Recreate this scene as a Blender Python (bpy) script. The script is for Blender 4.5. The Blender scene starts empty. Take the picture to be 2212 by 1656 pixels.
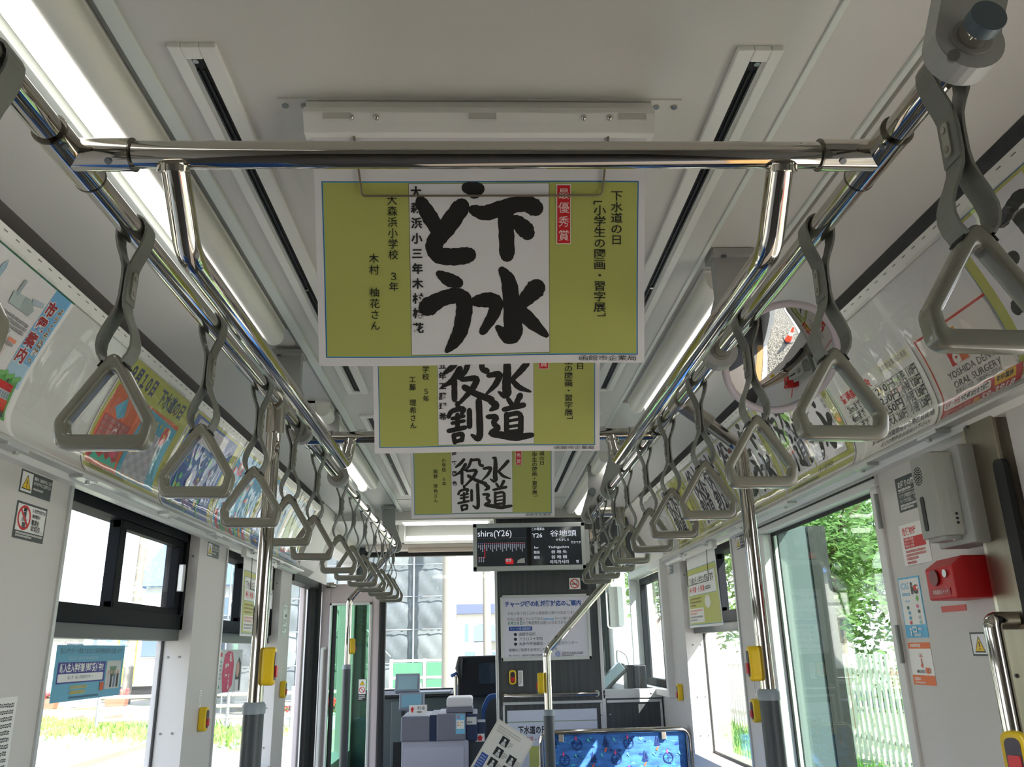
import bpy, bmesh, math, random
from mathutils import Vector, Matrix
random.seed(7)
scn = bpy.context.scene
COL = scn.collection
PI = math.pi

def lin(c):
    def f(x):
        x /= 255.0
        return x / 12.92 if x <= .04045 else ((x + .055) / 1.055) ** 2.4
    return (f(c[0]), f(c[1]), f(c[2]))

# ------------------------------------------------------------------ camera
cd = bpy.data.cameras.new('camera')
cam = bpy.data.objects.new('camera', cd); COL.objects.link(cam); scn.camera = cam
cd.sensor_fit = 'HORIZONTAL'; cd.sensor_width = 36.0
cd.lens = 36.0 * 1774.0 / 2212.0
cd.clip_start = .01; cd.clip_end = 500
PITCH, YAW, ROLL = .312537, .0424555, -.0237493
fw = Vector((math.sin(YAW) * math.cos(PITCH), math.cos(YAW) * math.cos(PITCH), math.sin(PITCH)))
r0 = Vector((math.cos(YAW), -math.sin(YAW), 0)); u0 = r0.cross(fw)
rr = math.cos(ROLL) * r0 + math.sin(ROLL) * u0
uu = -math.sin(ROLL) * r0 + math.cos(ROLL) * u0
cam.matrix_world = Matrix(((rr.x, uu.x, -fw.x, -.007), (rr.y, uu.y, -fw.y, 0), (rr.z, uu.z, -fw.z, 1.27), (0, 0, 0, 1)))

# ------------------------------------------------------------------ sky, sun, exposure
SKY_STRENGTH = 3.6
SUN_STRENGTH = 21.0
LAMP_STRENGTH = 3.8
scn.view_settings.view_transform = 'Standard'; scn.view_settings.look = 'None'
scn.view_settings.gamma = 1; scn.view_settings.use_curve_mapping = False
scn.view_settings.exposure = 0.22
wd = bpy.data.worlds.new('sky'); scn.world = wd; wd.use_nodes = True
nt = wd.node_tree; nt.nodes.clear()
wo = nt.nodes.new('ShaderNodeOutputWorld'); bg = nt.nodes.new('ShaderNodeBackground')
tc = nt.nodes.new('ShaderNodeTexCoord'); sx = nt.nodes.new('ShaderNodeSeparateXYZ'); rp = nt.nodes.new('ShaderNodeValToRGB')
rp.color_ramp.elements[0].position = 0.0; rp.color_ramp.elements[0].color = (.93, .97, 1, 1)
rp.color_ramp.elements[1].position = 1.0; rp.color_ramp.elements[1].color = (.42, .62, 1, 1)
nt.links.new(tc.outputs['Generated'], sx.inputs[0]); nt.links.new(sx.outputs['Z'], rp.inputs[0])
nt.links.new(rp.outputs[0], bg.inputs[0]); bg.inputs[1].default_value = SKY_STRENGTH
nt.links.new(bg.outputs[0], wo.inputs[0])
sd = bpy.data.lights.new('sun', 'SUN'); sd.energy = SUN_STRENGTH; sd.angle = .0093; sd.color = (1, .95, .88)
sun = bpy.data.objects.new('sun', sd); COL.objects.link(sun); sun.location = (10, -20, 20)
sun.rotation_euler = Vector((-.52, .60, -.64)).to_track_quat('-Z', 'Y').to_euler()

# ------------------------------------------------------------------ materials
MATS = {}
def principled(name):
    m = bpy.data.materials.new(name); m.use_nodes = True
    return m, m.node_tree, m.node_tree.nodes['Principled BSDF']
def mat(name, col=None, rough=.5, metal=0.0, emit=0.0, var=0.0, vscale=8.0, bump=0.0, bscale=200.0, coat=0.0, stretch=None, spec=.5):
    if name in MATS: return MATS[name]
    m, t, b = principled(name)
    c = lin(col); b.inputs['Base Color'].default_value = (*c, 1)
    b.inputs['Roughness'].default_value = rough; b.inputs['Metallic'].default_value = metal
    b.inputs['Coat Weight'].default_value = coat; b.inputs['Specular IOR Level'].default_value = spec
    if emit:
        b.inputs['Emission Color'].default_value = (*c, 1); b.inputs['Emission Strength'].default_value = emit
    if var or bump:
        co = t.nodes.new('ShaderNodeTexCoord'); mp = t.nodes.new('ShaderNodeMapping')
        t.links.new(co.outputs['Object'], mp.inputs[0])
        if stretch: mp.inputs['Scale'].default_value = stretch
    if var:
        n = t.nodes.new('ShaderNodeTexNoise'); n.inputs['Scale'].default_value = vscale; n.inputs['Detail'].default_value = 6
        t.links.new(mp.outputs[0], n.inputs['Vector'])
        r = t.nodes.new('ShaderNodeValToRGB')
        r.color_ramp.elements[0].position = .3; r.color_ramp.elements[1].position = .7
        r.color_ramp.elements[0].color = (*[x * (1 - var) for x in c], 1)
        r.color_ramp.elements[1].color = (*[min(1, x * (1 + var)) for x in c], 1)
        t.links.new(n.outputs['Fac'], r.inputs[0]); t.links.new(r.outputs[0], b.inputs['Base Color'])
    if bump:
        n = t.nodes.new('ShaderNodeTexNoise'); n.inputs['Scale'].default_value = bscale
        t.links.new(mp.outputs[0], n.inputs['Vector'])
        k = t.nodes.new('ShaderNodeBump'); k.inputs['Strength'].default_value = bump; k.inputs['Distance'].default_value = .002
        t.links.new(n.outputs['Fac'], k.inputs['Height']); t.links.new(k.outputs[0], b.inputs['Normal'])
    MATS[name] = m; return m
def ink(col, gloss=.45):
    return mat('ink_%02x%02x%02x' % tuple(int(x) for x in col) + ('' if gloss == .45 else 'g'), col, gloss)
def glow(name, col, s):
    if name in MATS: return MATS[name]
    m = bpy.data.materials.new(name); m.use_nodes = True; t = m.node_tree; t.nodes.clear()
    o = t.nodes.new('ShaderNodeOutputMaterial'); e = t.nodes.new('ShaderNodeEmission')
    e.inputs[0].default_value = (*lin(col), 1); e.inputs[1].default_value = s
    t.links.new(e.outputs[0], o.inputs[0]); MATS[name] = m; return m
def glass(name, tint=(250, 250, 250), f0=.04, rough=0.0, wav=0.0):
    """thin pane: clear, with a reflection that grows towards grazing angles"""
    if name in MATS: return MATS[name]
    m = bpy.data.materials.new(name); m.use_nodes = True; t = m.node_tree; t.nodes.clear()
    o = t.nodes.new('ShaderNodeOutputMaterial'); mx = t.nodes.new('ShaderNodeMixShader')
    tr = t.nodes.new('ShaderNodeBsdfTransparent'); gl = t.nodes.new('ShaderNodeBsdfGlossy'); lw = t.nodes.new('ShaderNodeLayerWeight')
    pw = t.nodes.new('ShaderNodeMath'); pw.operation = 'POWER'; pw.inputs[1].default_value = 5
    ma = t.nodes.new('ShaderNodeMath'); ma.operation = 'MULTIPLY_ADD'; ma.inputs[1].default_value = 1 - f0; ma.inputs[2].default_value = f0
    lw.inputs['Blend'].default_value = .5
    tr.inputs[0].default_value = (*lin(tint), 1); gl.inputs['Roughness'].default_value = rough
    if wav:
        co = t.nodes.new('ShaderNodeTexCoord'); n = t.nodes.new('ShaderNodeTexNoise'); n.inputs['Scale'].default_value = 9
        k = t.nodes.new('ShaderNodeBump'); k.inputs['Strength'].default_value = wav; k.inputs['Distance'].default_value = .01
        t.links.new(co.outputs['Object'], n.inputs['Vector']); t.links.new(n.outputs['Fac'], k.inputs['Height'])
        t.links.new(k.outputs[0], gl.inputs['Normal'])
    t.links.new(lw.outputs['Facing'], pw.inputs[0]); t.links.new(pw.outputs[0], ma.inputs[0]); t.links.new(ma.outputs[0], mx.inputs[0])
    t.links.new(tr.outputs[0], mx.inputs[1]); t.links.new(gl.outputs[0], mx.inputs[2])
    t.links.new(mx.outputs[0], o.inputs[0]); MATS[name] = m; return m

CHROME = mat('polished_steel', (200, 196, 188), .06, 1.0)
STEEL = mat('brushed_steel', (156, 148, 134), .32, 1.0, var=.08, vscale=30, stretch=(1, 1, .03))
ALU = mat('anodised_aluminium', (208, 210, 208), .38, .55)
ALUDK = mat('grey_trim', (150, 155, 152), .4, .3)
CEIL = mat('ceiling_panel', (214, 212, 205), .42, var=.015, vscale=3)
CEILW = mat('white_plastic', (236, 236, 230), .35)
WALL = mat('wall_laminate', (210, 207, 203), .5, bump=.25, bscale=420)
REVEAL = mat('window_reveal', (214, 221, 222), .45)
BLACK = mat('black_frame', (20, 23, 27), .6, spec=.12)
RUBBER = mat('black_rubber', (20, 21, 22), .6)
DARKSLOT = mat('slot_black', (12, 13, 14), .5)
STRAP = mat('strap_belt', (112, 114, 107), .5, bump=.2, bscale=600)
HANDLE = mat('strap_handle', (120, 119, 106), .22, coat=.3)
BRKT = mat('bracket_grey', (158, 159, 155), .45)
GREYP = mat('grey_plastic', (168, 171, 166), .45)
YELLOW = mat('yellow_plastic', (232, 196, 30), .35)
REDP = mat('red_paint', (196, 24, 28), .4)
WOODDK = mat('dark_wood_laminate', (70, 74, 76), .38, var=.28, vscale=60, stretch=(1, 1, .02))
SLEEVE = mat('dark_grip', (64, 70, 74), .45)
SLEEVEC = mat('grip_collar', (138, 150, 156), .4)
GLASS = glass('clear_glass')
TINT = glass('tinted_glass', (214, 226, 218))
GREENG = glass('green_glass', (196, 230, 206))
FILM = glass('clear_film', (250, 250, 250), .05, .02, .15)
ACRYL = glass('acrylic', (240, 246, 246))
PAPER = mat('paper_white', (232, 230, 230), .55)

# ------------------------------------------------------------------ geometry helpers
def tag(o, label=None, cat=None, group=None, kind=None):
    if label: o['label'] = label
    if cat: o['category'] = cat
    if group: o['group'] = group
    if kind: o['kind'] = kind
    return o
def empty(name, loc, label, cat, group=None, kind=None):
    o = bpy.data.objects.new(name, None); COL.objects.link(o); o.location = loc; o.empty_display_size = .05
    return tag(o, label, cat, group, kind)
def fillet(pts, r, n=6):
    pts = [Vector(p) for p in pts]; out = [pts[0]]
    for a, b, c in zip(pts, pts[1:], pts[2:]):
        d1 = (a - b); d2 = (c - b); l1, l2 = d1.length, d2.length; d1.normalize(); d2.normalize()
        ang = d1.angle(d2); k = min(r / math.tan(ang / 2), l1 * .49, l2 * .49)
        p, q = b + d1 * k, b + d2 * k
        for i in range(n + 1):
            t = i / n; out.append((1 - t) ** 2 * p + 2 * t * (1 - t) * b + t * t * q)
    out.append(pts[-1]); return out
class G:
    def __init__(s): s.v = []; s.f = []; s.m = []; s.s = []
    def add(s, vs, fs, m=0, sm=False):
        k = len(s.v); s.v += [tuple(p) for p in vs]
        for f in fs: s.f.append([i + k for i in f]); s.m.append(m); s.s.append(sm)
        return s
    def box(s, x0, x1, y0, y1, z0, z1, m=0):
        vs = [(x, y, z) for z in (z0, z1) for y in (y0, y1) for x in (x0, x1)]
        return s.add(vs, [(0, 2, 3, 1), (4, 5, 7, 6), (0, 1, 5, 4), (2, 6, 7, 3), (0, 4, 6, 2), (1, 3, 7, 5)], m)
    def obox(s, c, ax, ay, az, hx, hy, hz, m=0):      # box on its own axes
        c = Vector(c); vs = [c + Vector(ax) * (i * hx) + Vector(ay) * (j * hy) + Vector(az) * (k * hz) for k in (-1, 1) for j in (-1, 1) for i in (-1, 1)]
        return s.add(vs, [(0, 2, 3, 1), (4, 5, 7, 6), (0, 1, 5, 4), (2, 6, 7, 3), (0, 4, 6, 2), (1, 3, 7, 5)], m)
    def tube(s, pts, r, n=14, m=0, caps=True, closed=False):
        pts = [Vector(p) for p in pts]; N = len(pts); vs = []; fs = []; prev = None
        for i, p in enumerate(pts):
            if closed: t = (pts[(i + 1) % N] - pts[i - 1])
            else: t = pts[min(i + 1, N - 1)] - pts[max(i - 1, 0)]
            t.normalize()
            if prev is None:
                a = Vector((0, 0, 1)) if abs(t.z) < .9 else Vector((1, 0, 0)); nrm = (a - t * a.dot(t)).normalized()
            else: nrm = (prev - t * prev.dot(t)).normalized()
            prev = nrm; bn = t.cross(nrm); rad = r[i] if isinstance(r, (list, tuple)) else r
            for k in range(n):
                a = 2 * PI * k / n; vs.append(p + (nrm * math.cos(a) + bn * math.sin(a)) * rad)
        for i in range(N if closed else N - 1):
            j = (i + 1) % N
            for k in range(n): fs.append((i * n + k, i * n + (k + 1) % n, j * n + (k + 1) % n, j * n + k))
        s.add(vs, fs, m, True)
        if caps and not closed:
            s.add(vs[:n], [tuple(range(n))[::-1]], m); s.add(vs[-n:], [tuple(range(n))], m)
        return s
    def cyl(s, a, b, r, n=16, m=0): return s.tube([a, b], r, n, m)
    def prism(s, poly, axis, a0, a1, m=0, sm=False):   # poly in the plane across axis (x: (y,z), y: (x,z), z: (x,y))
        def P(p, a):
            return {'x': (a, p[0], p[1]), 'y': (p[0], a, p[1]), 'z': (p[0], p[1], a)}[axis]
        n = len(poly); vs = [P(p, a0) for p in poly] + [P(p, a1) for p in poly]
        s.add(vs, [(i, (i + 1) % n, n + (i + 1) % n, n + i) for i in range(n)], m, sm)
        s.add(vs[:n], [tuple(range(n))], m); s.add(vs[n:], [tuple(range(n))], m); return s
    def sweep(s, prof, y0, y1, t, m=0):               # open profile (x,z) with thickness t upward/outward, along y
        for (xa, za), (xb, zb) in zip(prof, prof[1:]):
            d = Vector((xb - xa, zb - za)); n = Vector((-d.y, d.x)).normalized() * t
            q = [(xa, za), (xb, zb), (xb + n.x, zb + n.y), (xa + n.x, za + n.y)]; s.prism(q, 'y', y0, y1, m)
        return s
    def ball(s, c, r, n=10, m=0, sc=(1, 1, 1)):
        vs = []; fs = []
        for i in range(n + 1):
            for k in range(n * 2):
                a = PI * i / n; b = PI * k / n
                vs.append((c[0] + r * sc[0] * math.sin(a) * math.cos(b), c[1] + r * sc[1] * math.sin(a) * math.sin(b), c[2] + r * sc[2] * math.cos(a)))
        w = n * 2
        for i in range(n):
            for k in range(w): fs.append((i * w + k, (i + 1) * w + k, (i + 1) * w + (k + 1) % w, i * w + (k + 1) % w))
        return s.add(vs, fs, m, True)
    def build(s, name, mats, parent=None, label=None, cat=None, group=None, kind=None, bevel=0, seg=2, origin=None):
        if not isinstance(mats, (list, tuple)): mats = [mats]
        if parent is not None:
            org = Vector((0, 0, 0)); p = parent
            while p is not None: org += Vector(p.location); p = p.parent
        elif origin is not None: org = Vector(origin)
        else:
            xs, ys, zs = zip(*s.v); org = Vector(((min(xs) + max(xs)) / 2, (min(ys) + max(ys)) / 2, min(zs)))
        me = bpy.data.meshes.new(name)
        me.from_pydata([(a - org.x, b - org.y, c - org.z) for a, b, c in s.v], [], s.f)
        for q in mats: me.materials.append(q)
        me.polygons.foreach_set('material_index', s.m); me.polygons.foreach_set('use_smooth', s.s)
        me.update()
        o = bpy.data.objects.new(name, me); COL.objects.link(o)
        if parent is not None: o.parent = parent
        else: o.location = org
        if bevel:
            b = o.modifiers.new('bevel', 'BEVEL'); b.width = bevel; b.segments = seg; b.limit_method = 'ANGLE'; b.angle_limit = .6
        return tag(o, label, cat, group, kind)
def fixnormals(o):
    bm = bmesh.new(); bm.from_mesh(o.data); bmesh.ops.recalc_face_normals(bm, faces=bm.faces); bm.to_mesh(o.data); bm.free(); return o
def copy_tree(o, parent=None):
    c = o.copy(); COL.objects.link(c); c.parent = parent
    for ch in list(o.children): copy_tree(ch, c)
    return c
def rpoly(pts, rad, n=5):                              # rounded closed 2D polygon
    out = []; N = len(pts)
    for i in range(N):
        a, b, c = Vector(pts[i - 1]), Vector(pts[i]), Vector(pts[(i + 1) % N]); r = rad[i] if isinstance(rad, (list, tuple)) else rad
        d1 = (a - b).normalized(); d2 = (c - b).normalized(); k = min(r / math.tan(d1.angle(d2) / 2), (a - b).length * .49, (c - b).length * .49)
        p, q = b + d1 * k, b + d2 * k
        for j in range(n + 1):
            t = j / n; w = (1 - t) ** 2 * p + 2 * t * (1 - t) * b + t * t * q; out.append((w.x, w.y))
    return out
def rrect(x0, y0, x1, y1, r, n=5): return rpoly([(x0, y0), (x1, y0), (x1, y1), (x0, y1)], r, n)

# ------------------------------------------------------------------ lettering and printed sheets
TXT = {}
def glyphs(s, bold=0.0):
    k = (s, bold)
    if k in TXT: return TXT[k]
    c = bpy.data.curves.new('lettering', 'FONT'); c.body = s; c.resolution_u = 2; c.offset = bold; c.dimensions = '2D'; c.fill_mode = 'BOTH'
    o = bpy.data.objects.new('lettering', c); COL.objects.link(o); m = o.to_mesh()
    vs = [(v.co.x, v.co.y) for v in m.vertices]; fs = [tuple(p.vertices) for p in m.polygons]
    o.to_mesh_clear(); bpy.data.objects.remove(o); bpy.data.curves.remove(c)
    w = max([v[0] for v in vs] + [.3]); TXT[k] = (vs, fs, w); return TXT[k]
class Sheet:
    """printed matter: (u right, v down) in metres, mapped onto a surface by fn(u,v)->(pos, normal)"""
    def __init__(s, w, h, fn, base=(232, 230, 230), nu=1, nv=1, t=.0006, gloss=.45, basemat=None, vb=None):
        s.vb = vb
        s.w, s.h, s.fn, s.nu, s.nv, s.gl = w, h, fn, nu, nv, gloss
        s.g = G(); s.mats = []; s.k = 0
        s.du, s.dv = w / nu, h / nv
        bm = basemat or ink(base, gloss)
        s.rect(0, 0, w, h, bm)
        n, q = nu, nv                                   # the sheet's back
        vs = []
        for j in range(q + 1):
            for i in range(n + 1):
                p, nn = fn(w * i / n, h * j / q); vs.append(Vector(p) - Vector(nn) * t)
        s.g.add(vs, [(j * (n + 1) + i, j * (n + 1) + i + 1, (j + 1) * (n + 1) + i + 1, (j + 1) * (n + 1) + i) for j in range(q) for i in range(n)], 0, True)
        rim = [(w * i / n, 0) for i in range(n + 1)] + [(w, h * j / q) for j in range(1, q + 1)] + [(w * i / n, h) for i in range(n - 1, -1, -1)] + [(0, h * j / q) for j in range(q - 1, 0, -1)]
        vs = []
        for u, v in rim:
            p, nn = fn(u, v); vs += [Vector(p), Vector(p) - Vector(nn) * t]
        R = len(rim); s.g.add(vs, [(2 * i, 2 * ((i + 1) % R), 2 * ((i + 1) % R) + 1, 2 * i + 1) for i in range(R)], 0)
    def mi(s, c):
        m = c if not isinstance(c, tuple) else ink(c, s.gl)
        if m not in s.mats: s.mats.append(m)
        return s.mats.index(m)
    def put(s, pts, faces, c, sm=False):
        vs = []
        for u, v in pts:
            p, n = s.fn(u, v); vs.append(Vector(p) + Vector(n) * (.0028 * (1 - math.exp(-s.k / 24))))
        s.g.add(vs, faces, s.mi(c), sm); return s
    def rect(s, u0, v0, u1, v1, c):
        n = max(1, math.ceil(abs(u1 - u0) / s.du - 1e-6)) if s.nu > 1 else 1
        q = max(1, math.ceil(abs(v1 - v0) / s.dv - 1e-6)) if s.nv > 1 else 1
        V = [v0 + (v1 - v0) * j / q for j in range(q + 1)]
        if s.vb: V = [v0] + [b for b in s.vb if v0 + 1e-5 < b < v1 - 1e-5] + [v1]; q = len(V) - 1
        pts = [(u0 + (u1 - u0) * i / n, v) for v in V for i in range(n + 1)]
        s.put(pts, [(j * (n + 1) + i, (j + 1) * (n + 1) + i, (j + 1) * (n + 1) + i + 1, j * (n + 1) + i + 1) for j in range(q) for i in range(n)], c, s.nv > 1)
        s.k += 1; return s
    def frame(s, u0, v0, u1, v1, t, c):
        k = s.k
        for a in ((u0, v0, u1, v0 + t), (u0, v1 - t, u1, v1), (u0, v0 + t, u0 + t, v1 - t), (u1 - t, v0 + t, u1, v1 - t)): s.k = k; s.rect(*a, c)
        s.k = k + 1; return s
    def poly(s, pts, c):
        if s.nv > 1:                                    # cut into strips so that the print follows the curve
            lo, hi = min(p[1] for p in pts), max(p[1] for p in pts); n = max(1, math.ceil((hi - lo) / (s.dv * .5)))
            V = [lo + (hi - lo) * i / n for i in range(n + 1)]
            if s.vb: V = [lo] + [b for b in s.vb if lo + 1e-5 < b < hi - 1e-5] + [hi]
            for va, vb_ in zip(V, V[1:]):
                q = pts
                for lim, sg in ((va, 1), (vb_, -1)):
                    o = []
                    for a, b in zip(q, q[1:] + q[:1]):
                        da, db = (a[1] - lim) * sg, (b[1] - lim) * sg
                        if da >= 0: o.append(a)
                        if (da > 0 and db < 0) or (da < 0 and db > 0): t = da / (da - db); o.append((a[0] + (b[0] - a[0]) * t, a[1] + (b[1] - a[1]) * t))
                    q = o
                    if not q: break
                if len(q) > 2: s.put(q, [tuple(range(len(q)))], c)
        else: s.put(pts, [tuple(range(len(pts)))], c)
        s.k += 1; return s
    def disc(s, u, v, r, c, n=18, ry=None):
        return s.poly([(u + r * math.cos(-2 * PI * i / n), v + (ry or r) * math.sin(-2 * PI * i / n)) for i in range(n)], c)
    def ring(s, u, v, r, t, c, n=24, ry=1.0):
        pts = []
        for i in range(n):
            a = -2 * PI * i / n; pts += [(u + r * math.cos(a), v + ry * r * math.sin(a)), (u + (r - t) * math.cos(a), v + ry * (r - t) * math.sin(a))]
        s.put(pts, [(2 * i, 2 * ((i + 1) % n), 2 * ((i + 1) % n) + 1, 2 * i + 1) for i in range(n)], c); s.k += 1; return s
    def text(s, t, u, v, size, c, al='l', wx=1.0, bold=0.0, width=None):
        """v = top of the letters"""
        vs, fs, w = glyphs(t, bold)
        if width: wx = width / (w * size)
        o = {'l': 0, 'c': -.5, 'r': -1}[al] * w * size * wx
        s.put([(u + o + x * size * wx, v + (.82 - y) * size) for x, y in vs], fs, c); s.k += 1; return s
    def vtext(s, t, u, v, size, c, step=1.05, wx=1.0, bold=0.0):
        """upright column, u = centre"""
        for ch in t:
            if ch not in ' 　':
                vs, fs, w = glyphs(ch, bold)
                if ch in '「」ー':
                    pts = [(u - (y - .36) * size * wx, v + x * size) for x, y in vs]
                elif ord(ch) < 256: pts = [(u + (x - w / 2) * size * wx, v + (.85 - y) * size) for x, y in vs]
                else: pts = [(u + (x - .5) * size * wx, v + (.85 - y) * size) for x, y in vs]
                s.put(pts, fs, c)
            v += size * step
        s.k += 1; return s
    def brush(s, strokes, f, c, n=5):
        """variable-width strokes; f maps drawing px -> (u,v); width scaled with f"""
        sc = abs(f(1, 0)[0] - f(0, 0)[0])
        for st in strokes:
            P = []
            for a, b in zip(st, st[1:]):
                for i in range(n): t = i / n; P.append([a[k] + (b[k] - a[k]) * t for k in range(3)])
            P.append(list(st[-1])); Q = [p[:] for p in P]
            for _ in range(3):
                for i in range(1, len(P) - 1):
                    for k in range(3): Q[i][k] = (P[i - 1][k] + 2 * P[i][k] + P[i + 1][k]) / 4
                P = [p[:] for p in Q]
            L, R = [], []
            for i, p in enumerate(P):
                a, b = P[max(i - 1, 0)], P[min(i + 1, len(P) - 1)]; dx, dy = b[0] - a[0], b[1] - a[1]; l = math.hypot(dx, dy) or 1
                w = p[2] / 2 * (1.11 + .05 * math.sin(i * 2.3)); nx, ny = -dy / l * w, dx / l * w
                L.append((p[0] + nx, p[1] + ny)); R.append((p[0] - nx, p[1] - ny))
            def cap(a, b):
                an = math.atan2(a[1] - b[1], a[0] - b[0]); w = a[2] / 2
                return [(a[0] + w * math.cos(an + q), a[1] + w * math.sin(an + q)) for q in (-PI / 2, -PI / 3, -PI / 6, 0, PI / 6, PI / 3, PI / 2)]
            uv = [f(*p) for p in L] + [f(*p) for p in R]; N = len(L)
            s.put(uv, [(i, i + 1, N + i + 1, N + i) for i in range(N - 1)], c)
            for e, nb in ((P[0], P[1]), (P[-1], P[-2])):
                cp = cap(e, nb); s.put([f(*p) for p in cp], [tuple(range(len(cp)))], c)
            s.k += .3
        s.k += 1; return s
    def build(s, name, label=None, cat=None, parent=None, **k): return s.g.build(name, s.mats, parent, label, cat, **k)
def plane(P, U, V, N):
    P, U, V, N = Vector(P), Vector(U), Vector(V), Vector(N)
    return lambda u, v: (P + U * u + V * v, N)
def on_left(y, z, x=-1.04): return plane((x + .0012, y, z), (0, 1, 0), (0, 0, -1), (1, 0, 0))
def on_right(y, z, x=1.04): return plane((x - .0012, y, z), (0, -1, 0), (0, 0, -1), (-1, 0, 0))
def on_front(x, z, y): return plane((x, y - .0012, z), (1, 0, 0), (0, 0, -1), (0, -1, 0))
def lines(s, u0, u1, v, n, step, size, c):
    """rows of fine print too small to read: broken dashes"""
    rng = random.Random(int(v * 1e4) + n)
    for i in range(n):
        u = u0; e = u0 + (u1 - u0) * (1 if i < n - 1 else .6)
        pts = []; fs = []
        while u < e - size * .3:
            w = min(size * rng.choice((.5, .8, .8, .9)), e - u); a = v + i * step + size * rng.uniform(0, .2); b = v + i * step + size * rng.uniform(.75, .95)
            k = len(pts); pts += [(u, a), (u + w * .8, a), (u + w * .8, b), (u, b)]
            pts += [(u + w * .22, a + (b - a) * .3), (u + w * .6, a + (b - a) * .3), (u + w * .6, a + (b - a) * .7), (u + w * .22, a + (b - a) * .7)]
            fs += [(k, k + 1, k + 5, k + 4), (k + 1, k + 2, k + 6, k + 5), (k + 2, k + 3, k + 7, k + 6), (k + 3, k, k + 4, k + 7)]; u += w
        s.put(pts, fs, c)
    s.k += 1

# ================================================================== THE TRAM BODY
Y0, YE = -3.2, 5.05
W = 1.04; WO = 1.16; CZ = 2.085
def struct(g, name, mats, parent=None, **k):
    o = g.build(name, mats, parent, **k)
    if parent is None: o['kind'] = 'structure'
    return o
FLOOR = mat('floor_vinyl', (86, 80, 74), .6, var=.08, vscale=40)
struct(G().box(-WO, WO, Y0, 7.1, -.06, 0), 'floor', FLOOR)
# ceiling: centre panel, side panels and the dark gap above the poster racks
g = G()
g.box(-.485, .485, Y0, YE + .02, CZ, CZ + .03)
for s in (-1, 1):
    g.prism([(s * .655, CZ), (s * .87, 2.066), (s * .87, 2.10), (s * .655, 2.12)], 'y', Y0, YE + .02)
    g.prism([(s * .485, CZ + .012), (s * .655, CZ + .012), (s * .655, 2.13), (s * .485, 2.13)], 'y', Y0, YE + .02)
    g.prism([(s * .86, 2.10), (s * 1.16, 2.10), (s * 1.16, 2.13), (s * .86, 2.13)], 'y', Y0, YE + .02)
g.box(-WO, WO, YE + .02, 7.1, 2.11, 2.14)
ceiling = struct(g, 'ceiling', CEIL)
g = G()
for y in (3.08, 4.62): g.box(-.485, .485, y, y + .003, CZ - .0012, CZ + .002)
g.build('panel_joint', mat('joint_grey', (120, 120, 116), .6), ceiling)
STRIP = mat('trim_strip', (222, 228, 220), .35)
for n, (s, a, b) in enumerate(((-1, .477, .500), (-1, .645, .660), (1, .484, .494), (1, .634, .644))):
    d = .007 if s < 0 else .004
    g = G().prism([(s * a, CZ - d), (s * b, CZ - d), (s * b, CZ + .02), (s * a, CZ + .02)], 'y', Y0, YE)
    struct(g, 'trim_%d' % (n + 1), STRIP, bevel=.001)
G().box(.494, .634, Y0, 1.69, CZ + .002, CZ + .012).box(.494, .634, 2.76, 3.51, CZ + .002, CZ + .012).build('channel_cover', CEIL, ceiling)
# the channel's inner edge strips beside the left lamps
struct(G().prism([(-.512, CZ + .003), (-.503, CZ + .003), (-.503, CZ + .03), (-.512, CZ + .03)], 'y', Y0, YE), 'trim_5', ALUDK)
# side walls with openings
WZ0, WZ1 = .76, 1.70
def sidewall(s, openings, name):
    g = G(); y = Y0; a, b = sorted((s * W, s * WO))
    for (ya, yb, za, zb) in openings:
        g.box(a, b, y, ya, 0, 2.11)
        if za > 0: g.box(a, b, ya, yb, 0, za)
        g.box(a, b, ya, yb, zb, 2.11); y = yb
    g.box(a, b, y, 7.1, 0, 2.11)
    return struct(g, name, WALL)
wall_left = sidewall(-1, [(.35, 1.45, WZ0, WZ1), (2.10, 3.10, WZ0, WZ1), (3.44, 4.40, WZ0, WZ1), (4.65, 5.62, .02, 1.70), (5.68, 6.98, .55, 1.98)], 'wall_left')
wall_right = sidewall(1, [(.12, 1.38, .02, 1.70), (2.10, 3.06, .30, 1.695), (3.44, 4.38, WZ0, WZ1), (4.74, 5.72, 1.03, 1.72), (5.9, 6.8, 1.0, 1.95)], 'wall_right')
struct(G().box(-WO, WO, Y0 - .06, Y0, 0, 2.13), 'wall_back', WALL)
G().box(.86, 1.035, .12, 1.38, .0005, .006).build('door_mat', mat('step_amber', (150, 108, 52), .6), None, 'amber floor strip inside the open right door', 'floor strip')
DASHC = mat('dash_grey', (66, 74, 76), .5)
struct(G().box(-WO, WO, 7.04, 7.1, 0, .97).box(-WO, WO, 7.04, 7.1, 2.05, 2.13).box(-WO, -.98, 7.04, 7.1, .97, 2.05).box(.98, WO, 7.04, 7.1, .97, 2.05), 'wall_front', DASHC)

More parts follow.
